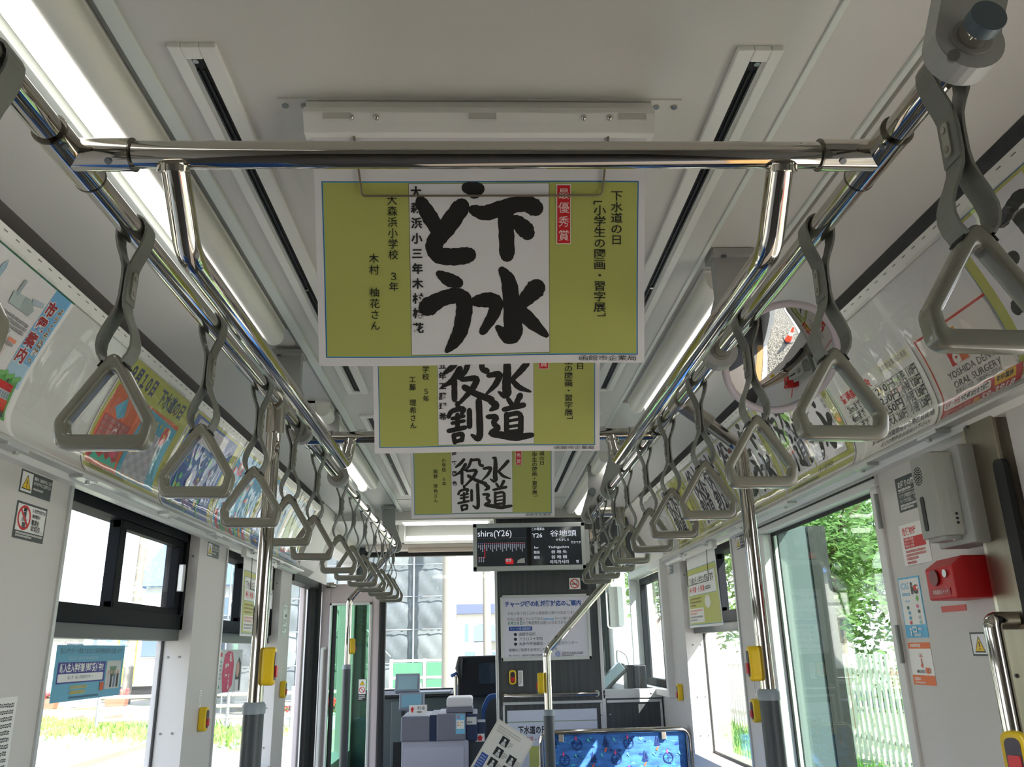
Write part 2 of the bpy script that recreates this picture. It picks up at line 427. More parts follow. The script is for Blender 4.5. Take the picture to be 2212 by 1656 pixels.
# ---- windows: reveal screws, black sliding sash above, fixed pane below
def window(n, s, ya, yb, sash=True):
    root = bpy.data.objects.new('window_%d' % n, None); COL.objects.link(root); root.location = (s * 1.12, (ya + yb) / 2, WZ0); root['kind'] = 'structure'
    def B(g, x0, x1, *r): return g.box(*sorted((s * x0, s * x1)), *r)
    xg = 1.135
    B(G(), xg, xg + .005, ya, yb, WZ0, 1.345).build('pane', GLASS, root)
    B(B(G(), xg - .002, xg + .007, ya, yb, WZ0, WZ0 + .012), xg - .002, xg + .007, yb - .005, yb, WZ0, 1.345).build('gasket', RUBBER, root)
    if sash:
        B(G(), 1.085, 1.155, ya, yb, 1.325, 1.362).build('transom', mat('sash_grey', (96, 99, 98), .5), root)
        g = G(); z0, z1 = 1.362, WZ1
        B(g, 1.075, 1.15, ya, yb, z1 - .032, z1); B(g, 1.075, 1.15, ya, yb, z0, z0 + .05)
        B(g, 1.075, 1.15, ya, ya + .05, z0, z1); B(g, 1.075, 1.15, yb - .03, yb, z0, z1)
        g.build('sash_frame', BLACK, root, bevel=.003)
        ym = ya + .43 * (yb - ya); g = G()
        B(g, 1.09, 1.125, ym, ym + .045, z0 + .04, z1 - .025); B(g, 1.10, 1.135, ym + .045, ym + .07, z0 + .04, z1 - .025)
        g.build('meeting_stile', BLACK, root, bevel=.002)
        g = G(); B(g, 1.085, 1.115, ym, yb - .03, z0 + .044, z0 + .07); B(g, 1.085, 1.115, ym, yb - .03, z1 - .055, z1 - .03); B(g, 1.085, 1.115, yb - .075, yb - .03, z0 + .07, z1 - .055)
        g.build('sash_rail', BLACK, root, bevel=.002)
        B(G(), 1.128, 1.132, ya + .04, ym + .03, z0 + .04, z1 - .03).build('pane', GLASS, root)
        B(G(), 1.1, 1.104, ym + .03, yb - .04, z0 + .06, z1 - .05).build('pane', GLASS, root)
        B(G(), 1.065, 1.085, yb - .07, yb - .05, 1.49, 1.585).build('latch_handle', ALU, root, bevel=.003)
    else:
        B(G(), xg, xg + .005, ya, yb, 1.345, WZ1).build('pane', GLASS, root)
    g = G()
    for z in (1.62, 1.27, 1.02, .98 - .14):
        for x in ((1.075, 1.115) if z < 1.5 else (1.06,)): g.cyl((s * x, yb + .001, z), (s * x, yb - .003, z), .004, 8)
    g.build('screw', mat('screw_dark', (120, 124, 126), .4, .8), root)
    B(G(), W - .006, W + .004, ya - .012, ya + .002, WZ0 - .02, WZ1).build('edge_strip', ALU, root)
    return root
window(1, -1, 2.10, 3.10); window(2, -1, 3.44, 4.40); window(3, 1, 3.44, 4.38)
window(4, -1, .35, 1.45)
# big fixed door-panel window on the right
r = bpy.data.objects.new('window_5', None); COL.objects.link(r); r.location = (1.06, 2.58, .3); r['kind'] = 'structure'
fr = mat('door_frame_white', (226, 226, 222), .4)
G().box(1.075, 1.08, 2.14, 3.03, .34, 1.655).build('pane', TINT, r)
for nm, bx in (('frame_rail', (1.03, 1.09, 2.10, 3.06, 1.655, 1.695)), ('frame_rail', (1.03, 1.09, 2.10, 3.06, .30, .34)), ('frame_stile', (1.03, 1.09, 2.10, 2.14, .34, 1.655)), ('frame_stile', (1.03, 1.09, 3.03, 3.06, .34, 1.655))):
    G().box(*bx).build(nm, fr, r, bevel=.006)
g = G().box(1.066, 1.072, 2.14, 3.03, 1.643, 1.655).box(1.066, 1.072, 3.018, 3.03, .34, 1.643).box(1.066, 1.072, 2.14, 2.146, .34, 1.643); g.build('gasket', RUBBER, r)
G().box(1.026, 1.031, 2.10, 3.06, 1.676, 1.681).build('black_strip', RUBBER, r)  # black rubber strip along the top rail
G().box(1.095, 1.205, 3.032, 3.05, .34, 1.68).build('reflection_panel', mat('reflection_blue_grey', (84, 95, 100), .5), r)  # panel added outside, its colour standing for the interior's reflection on the glass
G().box(1.205, 1.27, 3.025, 3.055, .34, 1.68).build('pillar_seal', RUBBER, r)
for z in (1.545, 1.215): G().cyl((1.03, 2.104, z), (1.03, 2.104, z + .09), .006, 10).build('hinge', ALUDK, r)
# cab side window behind the partition
r = bpy.data.objects.new('window_6', None); COL.objects.link(r); r.location = (1.08, 5.2, 1.03); r['kind'] = 'structure'
g = G().box(1.0, 1.06, 4.70, 4.745, 1.0, 1.74).box(1.0, 1.06, 5.70, 5.74, 1.0, 1.74).box(1.0, 1.06, 4.745, 5.70, 1.70, 1.74).box(1.0, 1.06, 4.745, 5.70, 1.0, 1.035)
g.build('frame', fr, r, bevel=.004)
G().box(1.07, 1.11, 4.76, 5.70, 1.035, 1.075).box(1.07, 1.11, 4.76, 5.70, 1.66, 1.70).box(1.07, 1.11, 4.76, 4.80, 1.075, 1.66).box(1.07, 1.11, 5.66, 5.70, 1.075, 1.66).box(1.07, 1.11, 5.05, 5.09, 1.075, 1.66).build('sash_frame', BLACK, r)
G().box(1.085, 1.09, 4.8, 5.66, 1.075, 1.66).build('pane', GLASS, r)
G().box(1.05, 1.07, 5.06, 5.075, 1.30, 1.40).build('latch_handle', ALU, r, bevel=.003)
# windscreen
r = bpy.data.objects.new('window_7', None); COL.objects.link(r); r.location = (0, 7.06, .97); r['kind'] = 'structure'
G().box(-.98, .98, 7.06, 7.066, .97, 2.05).build('pane', GLASS, r)
G().box(-.98, .98, 7.03, 7.09, 2.03, 2.06).box(-.98, -.95, 7.03, 7.09, .97, 2.05).box(.95, .98, 7.03, 7.09, .97, 2.05).box(-.98, .98, 7.03, 7.09, .955, .985).build('frame', RUBBER, r)

# ================================================================== POSTER RACKS
PROF = [(.893, 2.05), (.910, 2.017), (.925, 1.985), (.940, 1.953), (.955, 1.92), (.968, 1.89), (.980, 1.86), (.990, 1.83), (.998, 1.80), (1.003, 1.78), (1.005, 1.765), (1.004, 1.75), (1.0, 1.735), (.993, 1.722), (.985, 1.712)]
ARC = [0.0]
for a, b in zip(PROF, PROF[1:]): ARC.append(ARC[-1] + math.hypot(b[0] - a[0], b[1] - a[1]))
def prof_at(v):
    v = max(0, min(ARC[-1] - 1e-6, v))
    for i in range(len(PROF) - 1):
        if v <= ARC[i + 1]:
            t = (v - ARC[i]) / (ARC[i + 1] - ARC[i]); a, b = PROF[i], PROF[i + 1]
            x, z = a[0] + (b[0] - a[0]) * t, a[1] + (b[1] - a[1]) * t; dx, dz = b[0] - a[0], b[1] - a[1]; l = math.hypot(dx, dz)
            return x, z, dz / l, -dx / l                # normal towards the aisle
def rack_fn(s, y, v0=0.0, off=.002):
    def f(u, v):
        x, z, nx, nz = prof_at(v + v0); n = Vector((s * nx, 0, nz))
        return Vector((s * x, y + (u if s < 0 else -u), z)) + n * off, n
    return f
def rack(s, y0, y1, side):
    root = empty('poster_rack', (s * 1.0, (y0 + y1) / 2, 1.70), 'curved white poster rack running along the %s wall below the ceiling' % side, 'poster rack')
    g = G(); P = [(s * x, z) for x, z in PROF]
    for (xa, za), (xb, zb) in zip(P, P[1:]): g.add([(xa, y0, za), (xa, y1, za), (xb, y1, zb), (xb, y0, zb)], [(0, 1, 2, 3)], 0, True)
    for (xa, za), (xb, zb) in zip(P, P[1:]): g.add([(xa + s * .01, y0, za), (xa + s * .01, y1, za), (xb + s * .01, y1, zb), (xb + s * .01, y0, zb)], [(0, 1, 2, 3)], 0, True)
    g.build('back_panel', mat('rack_panel', (222, 222, 218), .35), root)
    segs = [(y0, 2.02), (2.05, 3.06), (3.09, 4.10), (4.13, y1)]
    for a, b in segs:                                   # upper clamp strips
        x, z, nx, nz = prof_at(.0); n = Vector((s * nx, 0, nz)); x2, z2, *_ = prof_at(.028)
        p = Vector((s * x, 0, z)) + n * .004; q = Vector((s * x2, 0, z2)) + n * .004
        g = G().add([(p.x, a, p.z), (p.x, b, p.z), (q.x, b, q.z), (q.x, a, q.z)] + [(p.x + s * .003, a, p.z), (p.x + s * .003, b, p.z), (q.x + s * .003, b, q.z), (q.x + s * .003, a, q.z)], [(0, 1, 2, 3), (4, 5, 6, 7), (2, 3, 7, 6), (0, 1, 5, 4), (0, 3, 7, 4), (1, 2, 6, 5)])
        st = g.build('clamp_strip', mat('clip_plastic', (226, 226, 218), .4), root)
        g = G(); y = a + .02; k = 0
        while y < b:                                    # little release slots
            c = p.lerp(q, .3); g.obox(c + n * .0004 + Vector((0, y, 0)), (0, 1, 0), (q - p).normalized(), n, .006, .0008, .0004); y += .042
        g.build('slot_mark', mat('mark_grey', (110, 110, 104), .6), st, kind='stuff')
    # lower lip
    g = G().prism([(s * .982, 1.712), (s * .972, 1.704), (s * .972, 1.698), (s * 1.04, 1.698), (s * 1.04, 1.71), (s * .99, 1.712)], 'y', y0, y1)
    g.build('lower_lip', ALU, root)
    g = G().prism([(s * 1.0, 1.700), (s * 1.04, 1.700), (s * 1.04, 1.686), (s * 1.012, 1.686)], 'y', y0, y1); g.build('valance', CEILW, root)
    for y in (1.72, 2.05, 2.62, 3.1, 3.62, 4.1):
        G().box(*sorted((s * .968, s * 1.0)), y - .05, y + .03, 1.690, 1.700).cyl((s * .985, y + .01, 1.684), (s * .985, y + .01, 1.692), .006, 8).build('catch', ALU, root, bevel=.002)
    # clear film sheets, gently buckled
    for i, (a, b) in enumerate([(.6, 1.16), (1.17, 1.70), (1.72, 2.05), (2.06, 2.57), (2.58, 3.09), (3.10, 3.61), (3.62, 4.13), (4.14, 4.6)]):
        g = G(); nu, nv = 14, 22; vs = []; rng = random.Random(i + 20 * (s + 1)); ph = [rng.uniform(0, 6) for _ in range(4)]
        for j in range(nv + 1):
            for k in range(nu + 1):
                v = .022 + (ARC[-1] - .024) * j / nv; y = a + (b - a) * k / nu; x, z, nx, nz = prof_at(v)
                e = math.sin(PI * j / nv); w = .004 + .0016 * e * (math.sin(y * 13 + ph[0] + 4 * v) + .7 * math.sin(y * 29 + ph[1] - 9 * v) + .5 * math.sin(y * 57 + ph[2]))
                vs.append((s * (x + 0) + s * nx * w, y, z + nz * w))
        g.add(vs, [(j * (nu + 1) + k, j * (nu + 1) + k + 1, (j + 1) * (nu + 1) + k + 1, (j + 1) * (nu + 1) + k) for j in range(nv) for k in range(nu)], 0, True)
        g.build('film_cover', FILM, root)
    return root
rackL = rack(-1, -1.0, 4.62, 'left'); rackR = rack(1, -1.0, 4.55, 'right')
# end fairing of the racks towards the cab
for s, nm in ((-1, 'trim_6'), (1, 'trim_7')):
    g = G().prism([(s * .87, 2.10), (s * 1.04, 2.10), (s * 1.04, 1.70), (s * 1.0, 1.735)], 'y', 4.62 if s < 0 else 4.55, 5.05); struct(g, nm, CEIL)

# ================================================================== OVERHEAD RAILS
RZ = 1.855; RR = .0168; RX = .501
def rail(s, y0, y1, side):
    root = empty('overhead_rail', (s * RX, (y0 + y1) / 2, RZ), 'long polished steel overhead rail on the %s, carrying hand straps' % side, 'handrail')
    G().tube([(s * RX, y0, RZ), (s * RX, y1, RZ)], RR, 28).build('tube', CHROME, root)
    if s > 0: G().tube([(s * RX, y0 - .012, RZ), (s * RX, y0 + .002, RZ)], RR + .0012, 28).build('end_cap', mat('cap_blue_grey', (74, 88, 96), .45), root)
    return root
rail(-1, -1.6, 4.90, 'left'); rail(1, .655, 3.87, 'right')
def bar(y, which, blab):
    root = empty('cross_bar', (0, y, RZ), 'polished steel cross bar joining both overhead rails, ' + blab, 'handrail')
    G().tube([(-.47, y, RZ), (.47, y, RZ)], RR, 28).build('tube', CHROME, root)
    for s in (-1, 1):
        j = G().tube([(s * RX, y - .052, RZ), (s * RX, y + .052, RZ)], RR + .0032, 28).tube([(s * (RX - .004), y, RZ), (s * (RX - .075), y, RZ)], RR + .0032, 28).build('tee_joint', CHROME, root)
        g = G()
        for k, (x, yy) in enumerate(((RX - .052, -.0002), (RX, -.04))):
            a = Vector((s * x, y + yy, RZ)); d = Vector((0, -.6, -.8)) if k == 0 else Vector((-s * .7, 0, -.7))
            g.cyl(a + d * (RR + .002), a + d * (RR + .0052), .0042, 10)
        g.build('screw', mat('screw_dark', (120, 124, 126), .4, .8), j)
        RIM = mat('steel_dark', (120, 116, 108), .2, 1.0)  # rings in a darker steel at the joint ends
        for yy in (-.052, .052): G().tube([(s * RX, y + yy - .0014, RZ), (s * RX, y + yy + .0014, RZ)], RR + .0037, 28).build('joint_rim', RIM, j)
        G().tube([(s * (RX - .0745), y, RZ), (s * (RX - .0765), y, RZ)], RR + .0037, 28).build('joint_rim', RIM, j)
    return root
bar(.885, 1, 'nearest the camera'); bar(2.292, 2, 'farther one behind the second hanging poster')
def ubar(s, side):
    root = empty('lowered_grab_bar', (s * .38, 1.6, 1.76), 'polished steel grab bar dropped below the cross bars on the %s side' % side, 'handrail')
    P = fillet([(s * .376, .885, RZ - .01), (s * .379, .93, 1.765), (s * .386, 1.02, 1.745), (s * .386, 2.262, 1.772), (s * .374, 2.292, RZ - .01)], .075, 8)
    P = fillet([(s * .376, .885, RZ - .008), (s * .378, .965, 1.762), (s * .386, 2.285, 1.772), (s * .374, 2.292, RZ - .008)], .06, 10)
    G().tube(P, RR, 24).build('tube', CHROME, root)
    for y in (.885, 2.292): G().tube([(s * .376, y, RZ - RR + .001), (s * .376, y + (.003 if y < 1 else 0), RZ - RR - .006)], RR + .0022, 20).build('weld_bead', CHROME, root)
    return root
ubar(-1, 'left'); ubar(1, 'right')

def bracket(s, y, label, rz=RZ, capx=None):
    root = empty('rail_bracket', (s * RX, y, CZ), label, 'bracket', 'rail brackets')
    xt0, xt1 = s * (RX + .006), s * (RX + .085)
    top = [(min(xt0, xt1), CZ - .012), (max(xt0, xt1), CZ - .012)]
    cx, cz, R = s * RX, rz, .036
    arc = [(cx + R * math.cos(a), cz + R * math.sin(a)) for a in [PI * .08 - i * (PI * 1.16) / 16 for i in range(17)]]
    poly = [top[1]] + [(top[1][0] - .004 * (1 if s > 0 else 0), CZ - .10)] + arc + [(top[0][0] + .004 * (1 if s < 0 else 0), CZ - .10)] + [top[0]]
    fixnormals(G().prism(poly, 'y', y - .014, y + .014).build('hanger_plate', BRKT, root, bevel=.004))
    G().prism([(min(xt0, xt1) - .006, CZ - .014), (max(xt0, xt1) + .006, CZ - .014), (max(xt0, xt1) + .006, CZ), (min(xt0, xt1) - .006, CZ)], 'y', y - .032, y + .032).build('ceiling_foot', BRKT, root, bevel=.004)
    G().tube([(cx, y - .018, cz), (cx, y + .018, cz)], RR + .004, 24).build('grommet', mat('grommet_grey', (132, 132, 126), .5), root)
    g = G().cyl(((xt0 + xt1) / 2 - .02, y - .023, CZ - .0145), ((xt0 + xt1) / 2 - .02, y - .023, CZ - .017), .006, 10); g.build('bolt', mat('screw_dark', (120, 124, 126), .4, .8), root)
    return root
bracket(-1, 2.848, 'grey hanger bracket on the left rail just beyond the second cross bar')
bracket(-1, 4.88, 'grey hanger bracket at the far end of the left rail')
bracket(-1, 2.215, 'grey hanger bracket on the left rail just before the second cross bar')
bracket(1, 1.614, 'grey hanger bracket on the right rail beside the round mirror')
bracket(1, 3.19, 'grey hanger bracket on the right rail beyond the second cross bar')
b = bracket(1, 3.83, 'grey hanger bracket with round cap at the far end of the right rail')
G().cyl((.52, 3.80, 1.965), (.52, 3.818, 1.965), .017, 20).build('cap', mat('cap_grey', (96, 102, 104), .5), b)
b = bracket(1, .690, 'grey hanger bracket holding the capped near end of the right rail')
G().cyl((.478, .676, 1.832), (.474, .668, 1.828), .006, 12).build('screw', mat('screw_bright', (190, 190, 185), .25, 1.0), b)

# ================================================================== HAND STRAPS
def ring_mesh(outer, inner, y0, y1):
    n = len(outer); vs = [(x, y0, z) for x, z in outer] + [(x, y0, z) for x, z in inner] + [(x, y1, z) for x, z in outer] + [(x, y1, z) for x, z in inner]
    fs = []
    for i in range(n):
        j = (i + 1) % n
        fs += [(i, j, n + j, n + i), (2 * n + j, 2 * n + i, 3 * n + i, 3 * n + j), (i, 2 * n + i, 2 * n + j, j), (n + j, 3 * n + j, 3 * n + i, n + i)]
    return vs, fs
def make_strap():
    root = empty('hand_strap', (0, 0, 0), 'x', 'hand strap', 'hand straps on the overhead rails')
    hw = .0155; th = .0016                               # belt half width and half thickness
    side = [(0, .0215), (.008, .0200), (.0150, .0150), (.0195, .0070), (.0205, -.002), (.0195, -.014), (.0150, -.030), (.0085, -.046), (.0042, -.060), (.0030, -.075), (.0030, -.105), (.0048, -.120), (.0110, -.136), (.0180, -.151), (.0228, -.166), (.0232, -.178), (.0200, -.190), (.0130, -.201)]
    side = [(p[0], p[1]) for p in fillet([Vector((x, z, 0)) for x, z in side], .004, 2)]
    g = G()
    for sg in (-1, 1):
        N = len(side); A = []
        for i, (x, z) in enumerate(side):
            a, b = side[max(i - 1, 0)], side[min(i + 1, N - 1)]; dx, dz = b[0] - a[0], b[1] - a[1]; l = math.hypot(dx, dz); nx, nz = -dz / l * th, dx / l * th
            for q, yy in ((1, -hw), (1, hw), (-1, hw), (-1, -hw)): A.append((sg * (x + nx * q), yy, z + nz * q))
        fs = []
        for i in range(N - 1):
            for k in range(4): fs.append((4 * i + k, 4 * i + (k + 1) % 4, 4 * i + 4 + (k + 1) % 4, 4 * i + 4 + k))
        g.add(A, fs, 0, False)
    bl = fixnormals(g.build('belt', STRAP, root))
    for p in bl.data.polygons: p.use_smooth = False
    # overlapping tongue, clasp and its two screws on the aisle side
    G().box(.0046, .0072, -hw, hw, -.112, -.050).build('belt_tongue', STRAP, root, bevel=.0008)
    pl = rrect(-.0065, -.104, .0065, -.064, .006, 4)
    cl = G().prism(pl, 'x', .0072, .0100).build('clasp_plate', mat('clasp_grey', (150, 150, 138), .35), root, bevel=.0008)
    for z in (-.073, -.096):
        G().cyl((.0098, 0, z), (.0118, 0, z), .0036, 10).build('screw', mat('screw_bright', (190, 190, 185), .25, 1.0), cl)
    outer = rpoly([(0, -.178), (.0655, -.283), (.0600, -.322), (-.0600, -.322), (-.0655, -.283)], [.015, .022, .018, .018, .022], 6)
    inner = rpoly([(0, -.206), (.0500, -.286), (.0465, -.302), (-.0465, -.302), (-.0500, -.286)], [.010, .012, .006, .006, .012], 6)
    vs, fs = ring_mesh(outer, inner, -.0125, .0125)
    h = fixnormals(G().add(vs, fs, 0, True).build('handle', HANDLE, root, bevel=.0055, seg=3))
    for q in (-1, 1): G().obox((q * .0165, 0, -.2035), (q * .53, 0, -.85), (0, 1, 0), (q * .85, 0, .53), .0045, .0112, .0008).build('belt_slot', DARKSLOT, h)
    return root
strap0 = make_strap(); used = [False]
ORD = ['first', 'second', 'third', 'fourth', 'fifth', 'sixth', 'seventh', 'eighth', 'ninth', 'tenth', 'eleventh', 'twelfth', 'thirteenth']
def place_strap(s, y, i, side, sw):
    o = strap0 if not used[0] else copy_tree(strap0); used[0] = True
    o.location = (s * RX, y, RZ); o.rotation_euler = (0, sw, (PI if s > 0 else 0))
    o['label'] = '%s grey triangular hand strap from the camera along the %s overhead rail' % (ORD[i], side)
for i, y in enumerate((.722, 1.083, 1.445, 1.805, 2.145, 2.49, 2.93, 3.24, 3.56, 3.90, 4.21, 4.48, 4.74)): place_strap(-1, y, i, 'left', (.03, .02, .012, .015, .01, .02, .0, .015, .01, .02, .01, .0, .015)[i])
for i, y in enumerate((.730, 1.085, 1.435, 1.810, 2.138, 2.46, 2.800, 3.105, 3.41, 3.67)): place_strap(1, y, i, 'right', (-.03, -.02, -.01, .0, -.01, .01, .0, .01, -.01, 0)[i])

# ================================================================== STANCHIONS
def pole(name, pts, label, sleeve_z, joint=None, r=.0168, rad=.06):
    root = empty(name, (pts[-1][0], pts[-1][1], 0), label, 'pole')
    G().tube(fillet(pts, rad, 8), r, 24).build('tube', CHROME, root)
    x, y = pts[-1][0], pts[-1][1]
    if sleeve_z:
        G().tube([(x, y, .05), (x, y, sleeve_z)], r + .0055, 24).build('grip_sleeve', SLEEVE, root)
        G().tube([(x, y, sleeve_z), (x, y, sleeve_z + .018), (x, y, sleeve_z + .024)], [r + .008, r + .008, r + .004], 24).build('sleeve_collar', SLEEVEC, root)
    G().cyl((x, y, 0), (x, y, .02), .045, 20).build('foot_flange', CHROME, root)
    if joint:
        for a, b, rr_ in joint: G().tube([a, b], rr_, 24).build('joint', mat('cast_steel', (176, 172, 162), .3, 1.0), root)
    return root
pole('stanchion', [(-.505, 1.95, RZ), (-.507, 1.95, .0)], 'straight steel stanchion under the left rail with dark grip sleeve', 1.148,
     [((-RX, 1.915, RZ), (-RX, 1.985, RZ), .0215), ((-.503, 1.95, RZ - .01), (-.503, 1.95, RZ - .075), .0215)])
pole('stanchion', [(.505, 1.985, RZ), (.648, 1.985, 1.735), (.648, 1.985, 0)], 'steel stanchion bent outward from the right rail with dark grip sleeve', 1.146,
     [((RX, 1.95, RZ), (RX, 2.02, RZ), .0215), ((.508, 1.985, RZ - .003), (.575, 1.985, 1.798), .0215)], rad=.07)
pole('stanchion', [(-.503, 4.86, RZ), (-.757, 4.86, 1.555), (-.757, 4.86, 0)], 'far steel stanchion bent down from the left rail beside the open door', 1.185, rad=.08)
pole('stanchion', [(.50, 3.72, RZ), (.628, 3.72, RZ), (.628, 3.72, 1.625), (.273, 3.72, 1.255), (.273, 3.72, 0)], 'steel stanchion kinked diagonally in front of the dark partition', 1.00,
     [((.50, 3.72, RZ), (.60, 3.72, RZ), .0205), ((.628, 3.72, RZ + .018), (.628, 3.72, RZ - .06), .0215)], rad=.06)
st = empty('stay_bar', (.66, 5.0, 1.9), 'short steel stay bar fixed to the dark partition by a square plate', 'handrail')
G().tube([(.63, 3.74, RZ), (.69, 5.045, 1.915)], .013, 18).build('tube', CHROME, st)
pl = G().box(.66, .72, 5.038, 5.05, 1.885, 1.955).build('wall_plate', mat('plate_steel', (206, 196, 180), .3, 1.0), st)
g = G()
for x, z in ((.668, 1.893), (.712, 1.893), (.668, 1.947), (.712, 1.947)): g.cyl((x, 5.039, z), (x, 5.034, z), .004, 8)
g.build('screw', mat('screw_dark', (120, 124, 126), .4, .8), pl)

# ================================================================== LAMPS AND AIR SLOTS
TUBE = glow('lamp_tube', (255, 252, 246), LAMP_STRENGTH)
HOUS = mat('lamp_housing', (240, 238, 226), .4)
def lamp(s, y0, y1, label):
    root = empty('fluorescent_lamp', (s * .57, (y0 + y1) / 2, CZ), label, 'lamp', 'ceiling lamps')
    hx = s * .543
    prof = [(hx + .024 * math.cos(a), 2.066 + .024 * math.sin(a)) for a in [PI + i * PI / 10 for i in range(11)]] + [(hx + .024, CZ + .012), (hx - .024, CZ + .012)]
    fixnormals(G().prism(prof, 'y', y0 + .01, y1 - .01, 0, True).build('housing', HOUS, root))
    G().box(*sorted((s * .515, s * .632)), y0, y1, CZ + .002, CZ + .011).build('base_tray', CEILW, root)
    G().tube([(s * .592, y0 + .03, 2.056), (s * .592, y1 - .03, 2.056)], .0155, 20).build('tube', TUBE, root)
    for y in (y0 + .012, y1 - .012):
        pr = [(s * .592 + .024 * math.cos(a), 2.056 + .024 * math.sin(a)) for a in [PI + i * PI / 10 for i in range(11)]] + [(s * .592 + .024, CZ + .01), (s * .592 - .024, CZ + .01)]
        fixnormals(G().prism(pr, 'y', y - .012, y + .012).build('end_socket', CEILW, root, bevel=.003))
lamp(-1, -1.3, 2.05, 'long lit fluorescent lamp on the left ceiling, nearest the camera')
lamp(-1, 2.72, 4.10, 'lit fluorescent lamp on the left ceiling beyond the bracket')
lamp(1, 1.70, 2.75, 'fluorescent lamp on the right ceiling beside the round mirror')
lamp(1, 3.52, 4.99, 'lit fluorescent lamp on the right ceiling above the destination screen')
def slot(s, y0, y1, label):
    root = empty('air_slot', (s * .402, (y0 + y1) / 2, CZ), label, 'air vent', 'ceiling air slots')
    a, b, c, d = .369, .393, .418, .436; z0, z1 = CZ - .009, CZ + .001
    g = G()
    g.box(*sorted((s * a, s * b)), y0, y1, z0, z1).box(*sorted((s * c, s * d)), y0, y1, z0, z1).box(*sorted((s * b, s * c)), y0, y0 + .025, z0, z1).box(*sorted((s * b, s * c)), y1 - .02, y1, z0, z1)
    g.build('frame', CEILW, root, bevel=.002)
    G().box(*sorted((s * (c - .007), s * c)), y0 + .02, y1 - .02, z0 + .002, z1).build('inner_lip', mat('lip_grey', (190, 192, 186), .4), root)
    G().box(*sorted((s * b, s * c)), y0 + .025, y1 - .02, CZ - .004, CZ + .001).build('opening', DARKSLOT, root)
    g = G()
    for x in (.400, .408): g.box(*sorted((s * x, s * (x + .002))), y0 + .05, y1 - .05, CZ - .007, CZ - .003)
    g.build('vane', mat('vane_black', (34, 36, 38), .4), root)
    for y in (y0 + .031, (y0 + y1) / 2, y1 - .03): G().cyl((s * .406, y, CZ - .004), (s * .406, y, CZ - .0075), .0045, 10).build('screw', mat('screw_bright', (190, 190, 185), .25, 1.0), root)
for s, side in ((-1, 'left'), (1, 'right')):
    slot(s, .958, 2.59, 'long black ceiling air slot with white frame, near one on the %s' % side)
    slot(s, 2.86, 4.46, 'long black ceiling air slot with white frame, far one on the %s' % side)

# ================================================================== HANGING POSTERS
LIME = (178, 182, 98); BLUE = (36, 92, 160); INK = (28, 27, 26); CRED = (204, 30, 36); PW = (226, 224, 226)
SHIMO = [[(1035, 668, 50), (1095, 690, 72), (1190, 660, 76), (1310, 632, 76), (1365, 662, 84)], [(1205, 660, 80), (1210, 780, 74), (1213, 905, 74)], [(1262, 728, 66), (1310, 772, 84), (1322, 790, 78)]]
DO = [[(762, 622, 56), (800, 690, 78), (850, 770, 70)], [(975, 650, 84), (905, 745, 92), (838, 820, 84), (822, 860, 80), (850, 905, 80), (930, 912, 82), (1010, 902, 80)], [(1004, 556, 56), (1068, 562, 60)], [(1034, 588, 44), (1062, 586, 40)]]
MIZU = [[(1185, 985, 40), (1224, 1040, 76), (1238, 1200, 84), (1244, 1330, 96), (1212, 1345, 76), (1160, 1292, 30)], [(1045, 1148, 56), (1110, 1140, 78), (1160, 1152, 66), (1140, 1222, 60), (1080, 1312, 40)], [(1368, 1082, 96), (1330, 1122, 80), (1268, 1184, 56)], [(1268, 1184, 56), (1334, 1262, 74), (1418, 1338, 30)]]
UU = [[(852, 998, 36), (900, 1030, 70), (952, 1048, 56)], [(786, 1176, 94), (862, 1130, 72), (940, 1112, 76), (984, 1134, 80), (984, 1200, 80), (962, 1310, 74), (924, 1372, 60), (888, 1412, 26)]]
GESUIDOU = SHIMO + DO + MIZU + UU
MIZU2 = [[(1225, 92, 40), (1266, 88, 36)], [(1258, 105, 60), (1262, 200, 76), (1252, 330, 80), (1260, 398, 88), (1232, 420, 60), (1186, 386, 24)], [(1098, 240, 46), (1180, 226, 60), (1200, 240, 60), (1160, 322, 56), (1078, 402, 24)], [(1432, 138, 60), (1382, 198, 60), (1306, 274, 44)], [(1300, 280, 46), (1360, 350, 60), (1462, 384, 22)]]
MICHI = [[(1108, 458, 54), (1172, 508, 78), (1112, 544, 30)], [(1088, 602, 44), (1172, 602, 60), (1130, 662, 48), (1190, 704, 56), (1098, 752, 56), (1200, 764, 70), (1330, 792, 74), (1472, 768, 50)], [(1268, 450, 44), (1300, 500, 48)], [(1372, 418, 60), (1332, 498, 46)], [(1228, 540, 44), (1402, 502, 54)], [(1252, 580, 48), (1252, 745, 50)], [(1252, 590, 44), (1382, 564, 50), (1372, 750, 54)], [(1270, 642, 30), (1352, 628, 30)], [(1270, 692, 30), (1352, 682, 30)], [(1262, 742, 44), (1372, 732, 44)]]
YAKU = [[(832, 108, 50), (782, 168, 60), (720, 212, 36)], [(852, 178, 60), (790, 282, 60), (688, 338, 20)], [(802, 280, 54), (802, 444, 54)], [(932, 108, 50), (902, 200, 50), (846, 262, 36)], [(938, 120, 50), (1042, 110, 54), (1042, 188, 50), (1084, 200, 60)], [(868, 272, 44), (1012, 256, 60), (962, 352, 58), (848, 474, 34)], [(888, 338, 58), (990, 402, 60), (1124, 452, 66)]]
WARI = [[(828, 478, 48), (834, 522, 44)], [(748, 594, 42), (772, 542, 44), (892, 520, 50), (862, 572, 36)], [(778, 612, 34), (882, 592, 34)], [(778, 652, 34), (882, 634, 34)], [(748, 720, 44), (892, 692, 44)], [(826, 578, 44), (826, 704, 44)], [(790, 758, 42), (800, 824, 42)], [(790, 760, 42), (872, 742, 44), (862, 806, 42)], [(800, 816, 38), (866, 802, 38)], [(930, 540, 48), (930, 684, 52)], [(1012, 458, 58), (1022, 760, 64), (1002, 802, 58), (948, 760, 28)]]
